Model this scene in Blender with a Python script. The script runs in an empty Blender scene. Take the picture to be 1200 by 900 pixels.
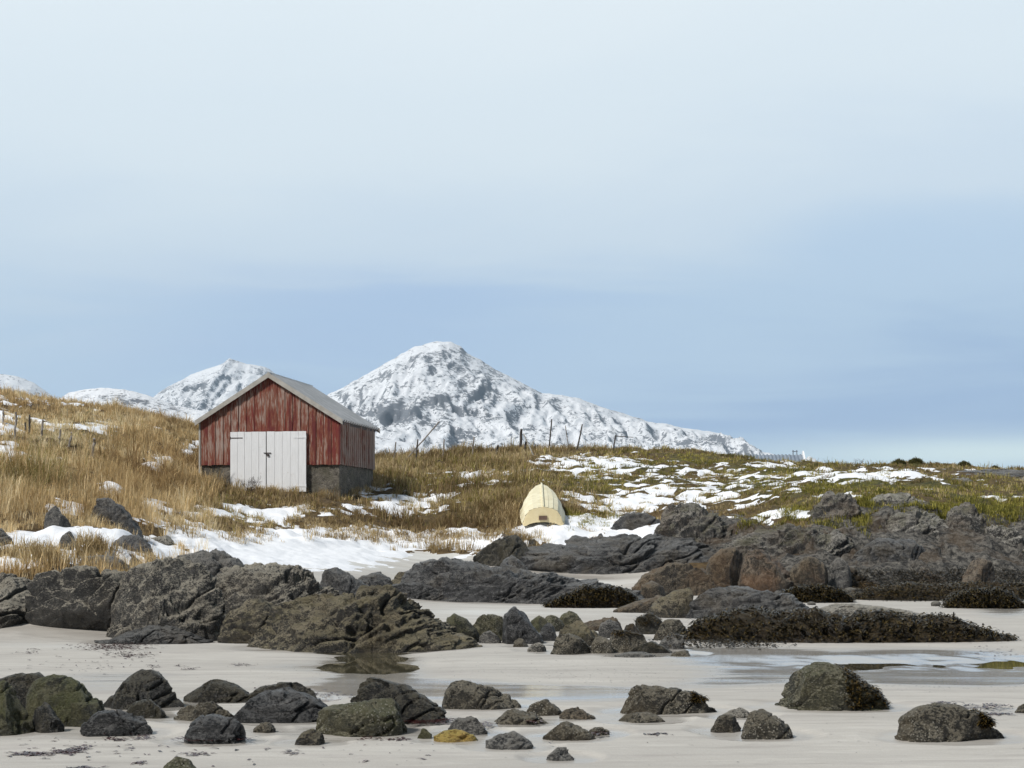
import bpy, math, random
import numpy as np
from mathutils import Vector, Matrix

SC = bpy.context.scene
COL = SC.collection
R = math.radians
# ------------------------------------------------------------------ camera, sky, sun, exposure
EYE, F, HZ = 1.6, 2000.0, 620.0            # eye height (m), focal length and horizon row of the 1200x900 photograph
cam_d = bpy.data.cameras.new("camera")
cam = bpy.data.objects.new("camera", cam_d); COL.objects.link(cam)
cam.location = (0, 0, EYE); cam.rotation_euler = (R(90), 0, 0)
cam_d.sensor_width = 36.0; cam_d.lens = 60.0; cam_d.shift_y = (HZ - 450) / 1200.0
cam_d.clip_start = 0.1; cam_d.clip_end = 30000
SC.camera = cam
SC.view_settings.view_transform = 'Standard'; SC.view_settings.look = 'None'
SC.view_settings.exposure = 0.13; SC.view_settings.gamma = 1.0; SC.view_settings.use_curve_mapping = False
SC.cycles.use_denoising = True
SC.cycles.max_bounces = 6; SC.cycles.diffuse_bounces = 3; SC.cycles.glossy_bounces = 3
SC.cycles.volume_bounces = 0; SC.cycles.transparent_max_bounces = 8

SUN_AZ, SUN_EL = R(-128), R(46)            # compass angle from +Y towards +X, and height of the veiled sun
sun_dir = Vector((math.sin(SUN_AZ) * math.cos(SUN_EL), math.cos(SUN_AZ) * math.cos(SUN_EL), math.sin(SUN_EL)))
sun_d = bpy.data.lights.new("sun", 'SUN'); sun_d.energy = 3.7; sun_d.angle = R(7); sun_d.color = (1.0, 0.97, 0.925)
sun = bpy.data.objects.new("sun", sun_d); COL.objects.link(sun)
sun.rotation_euler = sun_dir.to_track_quat('Z', 'Y').to_euler()

def s2l(r, g, b):
    f = lambda c: c / 12.92 if c <= 0.04045 else ((c + 0.055) / 1.055) ** 2.4
    return (f(r / 255), f(g / 255), f(b / 255), 1.0)

class NT:                                   # small helper for node trees
    def __init__(s, tree): s.t = tree; s.n = tree.nodes; s.l = tree.links
    def add(s, typ, ins=None, **kw):
        nd = s.n.new(typ)
        for k, v in kw.items(): setattr(nd, k, v)
        for k, v in (ins or {}).items():
            sock = nd.inputs[k]
            if isinstance(v, bpy.types.NodeSocket): s.l.new(v, sock)
            else: sock.default_value = v
        return nd
    def math(s, op, a, b=0.0, c=None, clamp=False):
        nd = s.n.new('ShaderNodeMath'); nd.operation = op; nd.use_clamp = clamp
        for i, v in enumerate((a, b) if c is None else (a, b, c)):
            if isinstance(v, bpy.types.NodeSocket): s.l.new(v, nd.inputs[i])
            else: nd.inputs[i].default_value = v
        return nd.outputs[0]
    def mix(s, f, a, b, blend='MIX'):
        nd = s.n.new('ShaderNodeMix'); nd.data_type = 'RGBA'; nd.blend_type = blend; nd.clamp_factor = True
        for i, v in ((0, f), (6, a), (7, b)):
            if isinstance(v, bpy.types.NodeSocket): s.l.new(v, nd.inputs[i])
            else: nd.inputs[i].default_value = v if i == 0 else (tuple(v) + (1.0,))[:4]
        return nd.outputs[2]
    def ramp(s, f, stops, interp='LINEAR'):
        nd = s.n.new('ShaderNodeValToRGB'); cr = nd.color_ramp; cr.interpolation = interp
        while len(cr.elements) < len(stops): cr.elements.new(0.5)
        for e, (p, c) in zip(cr.elements, stops):
            e.position = p
            e.color = (c, c, c, 1) if isinstance(c, (int, float)) else (tuple(c) + (1.0,))[:4]
        s.l.new(f, nd.inputs[0]); return nd.outputs[0]
    def mapping(s, vec, scale=(1, 1, 1), rot=(0, 0, 0), loc=(0, 0, 0)):
        return s.add('ShaderNodeMapping', {'Vector': vec, 'Scale': scale, 'Rotation': rot, 'Location': loc}).outputs[0]
    def noise(s, vec, scale, detail=4, rough=0.55, dist=0.0):
        return s.add('ShaderNodeTexNoise', {'Vector': vec, 'Scale': scale, 'Detail': detail, 'Roughness': rough, 'Distortion': dist}).outputs[0]

world = bpy.data.worlds.new("World"); SC.world = world; world.use_nodes = True
W = NT(world.node_tree); W.n.clear()
sky = W.add('ShaderNodeTexSky', sky_type='NISHITA', sun_disc=False, sun_elevation=SUN_EL, sun_rotation=SUN_AZ)
bg_clear = W.add('ShaderNodeBackground', {'Color': sky.outputs[0], 'Strength': 0.1})
tc = W.add('ShaderNodeTexCoord').outputs['Generated']
sep = W.add('ShaderNodeSeparateXYZ', {0: tc}); dx, dy, dz = sep.outputs
# cloud deck: direction projected on a flat layer of cloud, so its streaks flatten towards the horizon
den = W.math('ADD', W.math('MAXIMUM', dz, 0.0), 0.10)
flat = W.add('ShaderNodeCombineXYZ', {0: W.math('DIVIDE', dx, den), 1: W.math('DIVIDE', dy, den), 2: 0.0}).outputs[0]
c1 = W.noise(flat, 0.55, 5, 0.5, 0.4)
c2 = W.noise(W.mapping(flat, (0.9, 1.3, 1), (0, 0, R(28))), 0.9, 6, 0.55, 0.6)
cl = W.math('ADD', W.math('MULTIPLY', W.math('SUBTRACT', c1, 0.5), 0.16), W.math('MULTIPLY', W.math('SUBTRACT', c2, 0.5), 0.13))
h = W.math('ADD', W.math('ADD', dz, 0.018), cl)
h = W.math('ADD', h, W.math('MULTIPLY', dx, -0.10))           # the deck is thinner and brighter towards the left
base = W.ramp(W.math('MULTIPLY', h, 2.4), [(0.0, s2l(180, 204, 226)), (0.12, s2l(161, 185, 216)), (0.30, s2l(184, 205, 226)),
        (0.46, s2l(203, 217, 229)), (0.64, s2l(214, 225, 232)), (0.85, s2l(220, 229, 234)), (1.0, s2l(218, 228, 233))], 'EASE')
over = W.ramp(dz, [(0.34, 0.0), (0.75, 1.0)])                  # unseen sky overhead, darkened to lower the ambient light
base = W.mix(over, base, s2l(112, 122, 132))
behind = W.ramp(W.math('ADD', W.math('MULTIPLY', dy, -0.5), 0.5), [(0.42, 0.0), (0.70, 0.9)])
base = W.mix(behind, base, s2l(92, 102, 114))                # unseen sky behind the camera, darkened to cut fill on front faces
# pale gap low down on the right
gx = W.math('SUBTRACT', dx, 0.27); gz = W.math('SUBTRACT', dz, 0.043)
gg = W.math('ADD', W.math('MULTIPLY', W.math('MULTIPLY', gx, gx), 50.0), W.math('MULTIPLY', W.math('MULTIPLY', gz, gz), 9000.0))
gap = W.math('MULTIPLY', W.math('POWER', 2.718, W.math('MULTIPLY', gg, -1.0)), 0.95)
base = W.mix(gap, base, s2l(218, 235, 237))
bx_ = W.math('SUBTRACT', W.math('ADD', dx, W.math('MULTIPLY', cl, 1.5)), -0.10); bz_ = W.math('SUBTRACT', W.math('ADD', dz, cl), 0.118)
bk = W.math('ADD', W.math('MULTIPLY', W.math('MULTIPLY', bx_, bx_), 55.0), W.math('MULTIPLY', W.math('MULTIPLY', bz_, bz_), 900.0))
base = W.mix(W.math('MULTIPLY', W.math('POWER', 2.718, W.math('MULTIPLY', bk, -1.0)), 0.6), base, s2l(164, 188, 222))    # a blue bank of cloud over the mountain
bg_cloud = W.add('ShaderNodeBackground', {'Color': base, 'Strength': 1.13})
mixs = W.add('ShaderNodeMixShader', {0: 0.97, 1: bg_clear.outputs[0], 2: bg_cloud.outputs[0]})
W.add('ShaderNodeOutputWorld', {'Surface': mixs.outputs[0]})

# ------------------------------------------------------------------ numpy noise
_rng = np.random.default_rng(7)
_perm = np.concatenate([_rng.permutation(256)] * 2).astype(np.int64)
_grad = _rng.normal(size=(256, 3)); _grad /= np.linalg.norm(_grad, axis=1)[:, None]
def perlin(p):
    p = np.asarray(p, float); i = np.floor(p).astype(np.int64); f = p - i
    w = f * f * f * (f * (f * 6 - 15) + 10); i &= 255
    out = 0.0
    for a in (0, 1):
        for b in (0, 1):
            for c in (0, 1):
                hsh = _perm[_perm[_perm[(i[:, 0] + a) & 255] + ((i[:, 1] + b) & 255)] + ((i[:, 2] + c) & 255)]
                g = _grad[hsh]
                d = g[:, 0] * (f[:, 0] - a) + g[:, 1] * (f[:, 1] - b) + g[:, 2] * (f[:, 2] - c)
                wt = (w[:, 0] if a else 1 - w[:, 0]) * (w[:, 1] if b else 1 - w[:, 1]) * (w[:, 2] if c else 1 - w[:, 2])
                out = out + d * wt
    return out
def fbm(p, octaves=4, gain=0.5, lac=2.03):
    s, a = 0.0, 1.0; p = np.asarray(p, float)
    for k in range(octaves):
        s = s + a * perlin(p + 17.3 * k); p = p * lac; a *= gain
    return s
def ridged(p, octaves=4, gain=0.5):
    s, a = 0.0, 1.0; p = np.asarray(p, float)
    for k in range(octaves):
        s = s + a * (1 - 2.2 * np.abs(perlin(p + 31.7 * k))); p = p * 2.07; a *= gain
    return s
_wr = np.random.default_rng(99).random((256, 7))
def facets(p):
    """broken-rock relief: every cell of a jittered lattice is a tilted flat face set a little higher or lower"""
    p = np.asarray(p, float); i = np.floor(p).astype(np.int64); best = np.full(len(p), 9.0); out = np.zeros(len(p))
    for a in (-1, 0, 1):
        for b in (-1, 0, 1):
            for c in (-1, 0, 1):
                q = i + np.array([a, b, c]); h = _perm[_perm[_perm[q[:, 0] & 255] + (q[:, 1] & 255)] + (q[:, 2] & 255)]
                w = _wr[h]; dl = p - (q + w[:, :3]); d2 = (dl * dl).sum(1); m = d2 < best
                best = np.where(m, d2, best); v = (w[:, 3] - 0.5) * 0.30 + (dl * (w[:, 4:7] - 0.5)).sum(1) * 0.75; out = np.where(m, v, out)
    return out
def P2(x, y, sc, z=0.0): return np.stack([x * sc, y * sc, np.full_like(x, z)], 1)

# ------------------------------------------------------------------ mesh helpers
def mesh_obj(name, verts, faces, mat=None, parent=None, smooth=True, attrs=None, loc=None):
    verts = np.asarray(verts, np.float32).reshape(-1, 3)
    me = bpy.data.meshes.new(name)
    faces = faces if isinstance(faces, list) else [faces]
    loops, starts, tot = [], [], 0
    for fa in faces:
        fa = np.asarray(fa, np.int32)
        if fa.size == 0: continue
        k = fa.shape[1]; loops.append(fa.ravel()); starts.append(tot + np.arange(len(fa), dtype=np.int32) * k); tot += fa.size
    loops = np.concatenate(loops); starts = np.concatenate(starts)
    me.vertices.add(len(verts)); me.vertices.foreach_set('co', verts.ravel())
    me.loops.add(len(loops)); me.loops.foreach_set('vertex_index', loops)
    me.polygons.add(len(starts)); me.polygons.foreach_set('loop_start', starts)
    me.polygons.foreach_set('use_smooth', np.full(len(starts), smooth))
    for an, (typ, arr) in (attrs or {}).items():
        at = me.attributes.new(an, typ, 'POINT')
        at.data.foreach_set('color' if typ == 'FLOAT_COLOR' else 'value', np.asarray(arr, np.float32).ravel())
    me.update(calc_edges=True); me.validate()
    o = bpy.data.objects.new(name, me); COL.objects.link(o)
    if mat: me.materials.append(mat)
    if parent: o.parent = parent
    if loc is not None: o.location = loc
    return o
def tag(o, label=None, cat=None, group=None, kind=None):
    for k, v in (('label', label), ('category', cat), ('group', group), ('kind', kind)):
        if v: o[k] = v
    return o
def empty(name, loc, rz, label, cat, group=None):
    o = bpy.data.objects.new(name, None); COL.objects.link(o); o.location = loc; o.rotation_euler = (0, 0, rz)
    o.empty_display_size = 0.2
    return tag(o, label, cat, group)
class MB:                                   # collects boxes and tubes into one mesh
    def __init__(s): s.v = []; s.f4 = []; s.f3 = []; s.r = []; s.n = 0
    def _put(s, v, f4=(), f3=(), rnd=0.0):
        s.v += [tuple(q) for q in v]; s.r += [rnd] * len(v)
        s.f4 += [tuple(i + s.n for i in q) for q in f4]; s.f3 += [tuple(i + s.n for i in q) for q in f3]; s.n += len(v)
    def hexa(s, c, rnd=0.0):                # 8 corners: bottom ring then top ring
        s._put(c, [(3, 2, 1, 0), (4, 5, 6, 7), (0, 1, 5, 4), (1, 2, 6, 5), (2, 3, 7, 6), (3, 0, 4, 7)], rnd=rnd)
    def box(s, x0, x1, y0, y1, z0, z1, rnd=0.0):
        s.hexa([(x0, y0, z0), (x1, y0, z0), (x1, y1, z0), (x0, y1, z0), (x0, y0, z1), (x1, y0, z1), (x1, y1, z1), (x0, y1, z1)], rnd)
    def tube(s, pts, radii, n=7, rnd=0.0):
        pts = [Vector(p) for p in pts]; rings = []
        for i, p in enumerate(pts):
            d = (pts[min(i + 1, len(pts) - 1)] - pts[max(i - 1, 0)]).normalized()
            a = d.orthogonal().normalized(); b = d.cross(a)
            rings.append([p + radii[i] * (math.cos(t) * a + math.sin(t) * b) for t in [2 * math.pi * k / n for k in range(n)]])
        v = [q for r in rings for q in r]
        f = [(i * n + k, i * n + (k + 1) % n, (i + 1) * n + (k + 1) % n, (i + 1) * n + k) for i in range(len(pts) - 1) for k in range(n)]
        m = len(v); v += [pts[0], pts[-1]]
        f3 = [(m, (k + 1) % n, k) for k in range(n)] + [(m + 1, m - n + k, m - n + (k + 1) % n) for k in range(n)]
        s._put(v, f, f3, rnd)
    def build(s, name, mat, parent=None, smooth=False):
        fs = [np.array(q) for q in (s.f4, s.f3) if len(q)]
        return mesh_obj(name, np.array(s.v), fs, mat, parent, smooth, {'rnd': ('FLOAT', s.r)})

# ------------------------------------------------------------------ the lie of the land
COLS = {   # photo column: (distance, photo row) pairs the ground passes through
 -400: [(25,748),(27,690),(30,660),(36,600),(42,545),(55,490),(70,442),(90,435),(130,470),(180,560)],
 0:   [(25,748),(26.5,705),(28,668),(31,655),(34,640),(36,620),(42,575),(50,534.5),(60,499),(72,465),(84,461),(110,485),(160,560)],
 100: [(25,748),(27,705),(29,668),(32,657),(35,642),(38,612),(44,575),(52,538.5),(62,507),(74,478),(86,479),(110,500),(160,565)],
 200: [(25.5,745),(28,705),(31,680),(36,660),(40,640),(44,612),(50,584.5),(56,557),(64,523),(76,495),(88,497),(110,520),(160,570)],
 300: [(25,748),(31,720),(35,690),(39,665),(43,642),(45.5,628),(48,612),(52,590),(55,577),(60,567),(66,550),(76,527),(88,530),(110,550),(160,580)],
 400: [(23,759),(28,734),(34,703),(38,682),(43,657),(46,644),(48,632),(51,611),(55,585),(62,563),(70,548),(78,540),(90,545),(120,575),(160,590)],
 500: [(23,759),(30,727),(35,711),(40,688),(45,664),(49,645),(51,631),(54,606),(60,572),(68,547),(76,535),(88,540),(120,575),(160,590)],
 620: [(23,759),(30,727),(36,709),(42,692),(45,675),(47,645),(49.5,613),(53,586),(60,560),(68,541),(76,529),(90,536),(120,575),(160,590)],
 720: [(24,753),(32,720),(40,700),(44,691),(46,665),(48,632),(52,604),(58,572),(66,547),(76,526),(90,534),(120,575),(160,590)],
 850: [(24,753),(32,720),(38,704),(42,693),(44.5,668),(47,632),(50,608),(56,580),(65,552),(76,531),(88,545),(105,590),(160,600)],
 950: [(24,753),(32,720),(38,704),(41,697),(43.5,660),(46,610),(48.5,586),(54,568),(61,556),(70,545),(84,565),(105,595),(160,605)],
 1070:[(24,753),(32,720),(38,704),(41.5,696),(44,650),(46,605),(48.5,583),(54,565),(62,551),(70,544),(84,562),(105,595),(160,605)],
 1200:[(24,753),(32,720),(38,704),(42,694),(45,655),(47,618),(49.5,597),(55,575),(62,558),(68,552),(84,568),(105,597),(160,605)],
 1500:[(24,753),(32,720),(40,700),(44,691),(48,640),(52,610),(58,590),(66,575),(76,570),(90,585),(105,600),(160,608)],
}
YG = np.concatenate([np.arange(1, 100, 0.25), np.geomspace(100, 9000, 80)])
def _smooth(a, sig, axis):
    k = int(3 * sig) + 1; x = np.arange(-k, k + 1); w = np.exp(-0.5 * (x / sig) ** 2); w /= w.sum()
    pad = [(0, 0)] * a.ndim; pad[axis] = (k, k); b = np.pad(a, pad, mode='edge')
    return np.apply_along_axis(lambda v: np.convolve(v, w, 'valid'), axis, b)
_px = sorted(COLS); _rows = []
for c in _px:
    pts = [(1, 0.0), (12, 0.0), (20, 0.0)] + [(Y, EYE + (HZ - py) / F * Y) for Y, py in COLS[c]] + [(300, 1.2), (900, 0.2), (9000, 0.0)]
    zz = np.interp(YG, [p[0] for p in pts], [p[1] for p in pts]); n = np.searchsorted(YG, 100)
    zz[:n] = _smooth(zz[:n], 2.2, 0); _rows.append(zz)
PXG = np.arange(-1000, 2201, 10.0)
_Z = np.array(_rows); ZG = np.stack([np.interp(PXG, _px, _Z[:, j]) for j in range(len(YG))], 1)
ZG = _smooth(ZG, 2.6, 0)
def ground0(x, y):
    x = np.asarray(x, float); y = np.maximum(np.asarray(y, float), 1.0)
    px = np.clip((x / y * F + 600 - PXG[0]) / 10.0, 0, len(PXG) - 1.001); i = px.astype(int); fx = px - i
    j = np.clip(np.searchsorted(YG, y) - 1, 0, len(YG) - 2); fy = np.clip((y - YG[j]) / (YG[j + 1] - YG[j]), 0, 1)
    return (ZG[i, j] * (1 - fx) + ZG[i + 1, j] * fx) * (1 - fy) + (ZG[i, j + 1] * (1 - fx) + ZG[i + 1, j + 1] * fx) * fy
def proj(x, y, z): return 600 + F * x / y, HZ - F * (z - EYE) / y
SAND_B = [(-400,725),(-50,716),(120,712),(200,690),(228,664),(250,648),(300,634),(420,643),(480,644),(560,650),(600,654),(640,655),(740,660),(790,672),(830,690),(960,697),(1200,700),(1500,702)]
def sand_mask(x, y, z0):
    px, py = proj(x, y, z0)
    b = np.interp(px, [a for a, _ in SAND_B], [b for _, b in SAND_B])
    n = perlin(P2(x, y, 0.8, 3.0)) * 5 + perlin(P2(x, y, 2.6, 8.0)) * 3
    return np.clip((py + n - b) / 4.0, 0, 1) * (y < 62)
POOLS = [(438,772,52,17,1.0),(1160,776,90,9,0.9),(985,777,120,7,0.75)]     # photo centre, radii, depth of the standing water
def blobs(px, py, bl):
    s = np.zeros_like(px)
    for cx, cy, rx, ry, a in bl: s = s + a * np.exp(-(((px - cx) / rx) ** 2 + ((py - cy) / ry) ** 2))
    return s
ROCKY = [(930,672,60,12,1.0),(1050,674,90,12,1.0),(1180,676,80,12,1.0),(830,682,40,10,1.0),(900,640,60,24,1.0),(1000,640,60,30,1.0),(1080,640,60,36,1.0),(1160,645,60,34,1.0),(1240,645,60,34,1.0),(980,606,30,16,0.5),(1060,608,50,12,0.5),(1150,618,60,12,0.5),(820,620,50,24,0.9),(760,640,60,14,0.9),(680,655,70,12,0.9),(600,645,30,18,0.9),
         (120,640,60,22,0.45),(60,665,90,10,0.6),(150,665,60,10,0.6)]
def rocky_at(px, py): return np.clip(blobs(px, py, ROCKY), 0, 1)
def ground(x, y, fine=True):
    x = np.asarray(x, float).ravel(); y = np.asarray(y, float).ravel()
    z = ground0(x, y); sm = sand_mask(x, y, z); px, py = proj(x, y, z)
    far = np.clip((y - 100) / 60, 0, 1)
    tus = fbm(P2(x, y, 0.45, 1.0), 4, 0.55) * 0.26 + np.maximum(0, fbm(P2(x, y, 1.5, 5.0), 2)) * 0.16
    z = z + (1 - sm) * tus * (1 - far) * np.clip((z - 0.1) / 0.5, 0, 1) + far * fbm(P2(x, y, 0.02), 3) * 0.8
    rk = (1 - sm) * np.clip(rocky_at(px, py) * 1.3 - 0.25, 0, 1) * (1 - far)
    pr = np.stack([x + 0.35 * y, y, 0.6 * x], 1)
    z = z + rk * (facets(pr / 1.5) * 0.75 + facets(pr / 0.55 + 9) * 0.22 + ridged(pr / 1.1, 3) * 0.07)
    z = z + sm * (fbm(P2(x * 0.5, y, 0.16, 2.0), 3) * 0.055 + fbm(P2(x * 0.4, y, 1.6, 9.0), 2) * 0.007)
    pl = np.minimum(blobs(px, py, POOLS), 1); z = z - sm * pl * (0.052 + 0.06 * fbm(P2(x * 0.8, y * 0.6, 1.3, 4.0), 3, 0.6))
    return z
def cast(px, py, y0=9.0, y1=95.0):          # the spot on the ground that the photograph shows at px, py
    ys = np.arange(y0, y1, 0.05); xs = (px - 600) / F * ys
    _, q = proj(xs, ys, ground(xs, ys)); k = np.nonzero(q <= py)[0]
    k = k[0] if len(k) else int(np.argmin(q))
    return float(xs[k]), float(ys[k]), float(ground(xs[k:k + 1], ys[k:k + 1])[0])
# ------------------------------------------------------------------ materials
def new_mat(name):
    m = bpy.data.materials.new(name); m.use_nodes = True; T = NT(m.node_tree)
    T.b = T.n['Principled BSDF']; T.obj = T.add('ShaderNodeTexCoord').outputs['Object']; return m, T
def setp(T, **kw):
    for k, v in kw.items():
        s = T.b.inputs[k.replace('_', ' ')]
        if isinstance(v, bpy.types.NodeSocket): T.l.new(v, s)
        else: s.default_value = (tuple(v) + (1.0,))[:4] if isinstance(v, (tuple, list)) else v
def bump(T, hgt, strength, dist=0.05):
    T.l.new(T.add('ShaderNodeBump', {'Height': hgt, 'Strength': strength, 'Distance': dist}).outputs[0], T.b.inputs['Normal'])
def attr(T, name, out='Fac'): return T.add('ShaderNodeAttribute', attribute_name=name).outputs[out]
def nz_up(T): return T.add('ShaderNodeSeparateXYZ', {0: T.add('ShaderNodeNewGeometry').outputs['Normal']}).outputs[2]

def mat_sand():
    m, T = new_mat('sand'); o = T.obj
    n1 = T.noise(T.mapping(o, (0.25, 0.8, 1)), 1.0, 6, 0.6); n2 = T.noise(T.mapping(o, (0.5, 2.2, 1)), 1.3, 5, 0.6); n3 = T.noise(o, 60, 3, 0.7)
    c = T.mix(T.ramp(n1, [(0.35, 0), (0.65, 1)]), (0.50, 0.475, 0.43), (0.41, 0.388, 0.352))
    c = T.mix(T.math('MULTIPLY', T.ramp(n2, [(0.52, 0), (0.66, 1)]), 0.45), c, (0.34, 0.31, 0.29))
    c = T.mix(T.math('MULTIPLY', T.ramp(n3, [(0.4, 0), (0.7, 1)]), 0.25), c, (0.30, 0.26, 0.22))
    n4 = T.noise(T.mapping(o, (0.9, 5.0, 1)), 1.0, 6, 0.65, 0.6)
    c = T.mix(T.math('MULTIPLY', T.ramp(n4, [(0.55, 0), (0.64, 1)]), 0.35), c, (0.27, 0.245, 0.22))
    c = T.mix(T.math('MULTIPLY', T.ramp(n4, [(0.36, 1), (0.45, 0)]), 0.35), c, (0.60, 0.575, 0.52))
    ice = attr(T, 'ice')                     # frozen skin on the upper sand
    ice = T.math('MULTIPLY', ice, T.ramp(T.noise(T.mapping(o, (0.3, 0.9, 1)), 0.9, 5, 0.6), [(0.40, 0.2), (0.6, 1)]))
    c = T.mix(ice, c, (0.60, 0.60, 0.57))
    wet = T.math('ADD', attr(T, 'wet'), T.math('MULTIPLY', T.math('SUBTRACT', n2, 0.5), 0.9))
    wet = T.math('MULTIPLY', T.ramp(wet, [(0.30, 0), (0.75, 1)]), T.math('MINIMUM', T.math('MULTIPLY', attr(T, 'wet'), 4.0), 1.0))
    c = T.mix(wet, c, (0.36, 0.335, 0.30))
    setp(T, Base_Color=c, Roughness=T.math('SUBTRACT', 0.75, T.math('MULTIPLY', wet, 0.64)), IOR=1.4)
    hh = T.math('ADD', T.math('MULTIPLY', n3, 0.3), T.noise(T.mapping(o, (1, 3, 1)), 4.0, 4, 0.6))
    T.l.new(T.add('ShaderNodeBump', {'Height': hh, 'Distance': 0.02, 'Strength': T.math('SUBTRACT', 0.5, T.math('MULTIPLY', wet, 0.46))}).outputs[0], T.b.inputs['Normal'])
    return m
def mat_soil():
    m, T = new_mat('heath_soil'); o = T.obj
    n1 = T.noise(o, 0.5, 5, 0.6); n2 = T.noise(o, 5, 5, 0.65); g = attr(T, 'green')
    c = T.mix(T.ramp(n2, [(0.35, 0), (0.65, 1)]), (0.075, 0.045, 0.018), (0.20, 0.13, 0.05))
    gr = T.mix(T.ramp(n2, [(0.35, 0), (0.7, 1)]), (0.045, 0.05, 0.012), (0.19, 0.17, 0.035))
    c = T.mix(T.math('MULTIPLY', g, T.ramp(n1, [(0.40, 0.15), (0.6, 1)])), c, gr)
    rkn = T.noise(o, 6.0, 8, 0.75, 0.5)
    rk = T.mix(T.ramp(rkn, [(0.42, 0), (0.60, 1)]), (0.025, 0.024, 0.023), (0.25, 0.232, 0.20))
    rk = T.mix(T.math('MULTIPLY', T.ramp(T.noise(o, 0.8, 4, 0.6), [(0.5, 0), (0.62, 1)]), 0.5), rk, (0.13, 0.085, 0.045))
    rm = T.ramp(T.math('ADD', attr(T, 'rocky'), T.math('MULTIPLY', T.math('SUBTRACT', T.noise(o, 1.2, 5, 0.6), 0.5), 0.8)), [(0.42, 0), (0.50, 1)])
    c = T.mix(rm, c, rk)
    setp(T, Base_Color=c, Roughness=0.95); bump(T, T.math('ADD', T.math('ADD', n2, rkn), T.noise(o, 25, 3, 0.7)), 0.9, 0.12); return m
def mat_snow():
    m, T = new_mat('snow_crust'); o = T.obj
    n = T.noise(o, 3, 6, 0.6)
    setp(T, Base_Color=T.mix(n, (0.80, 0.82, 0.86), (0.88, 0.89, 0.90)), Roughness=0.6, Subsurface_Weight=0.0)
    bump(T, T.math('ADD', n, T.math('MULTIPLY', T.noise(o, 18, 4, 0.7), 0.4)), 0.5, 0.06); return m
def mat_water():
    m, T = new_mat('pool_water')
    setp(T, Base_Color=(0.07, 0.062, 0.038), Roughness=0.015, IOR=1.33)
    bump(T, T.noise(T.mapping(T.obj, (0.6, 2.0, 1)), 5, 2, 0.5), 0.012, 0.02); return m
def mat_blades(name, rough=0.8, trans=0.0):
    m, T = new_mat(name)
    cc = attr(T, 'col', 'Color'); setp(T, Base_Color=cc, Roughness=rough, Specular_IOR_Level=0.15)
    if trans:
        tr = T.add('ShaderNodeBsdfTranslucent', {'Color': cc}); mx = T.add('ShaderNodeMixShader', {0: trans, 1: T.b.outputs[0], 2: tr.outputs[0]})
        T.l.new(mx.outputs[0], T.n['Material Output'].inputs['Surface'])
    return m
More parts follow.
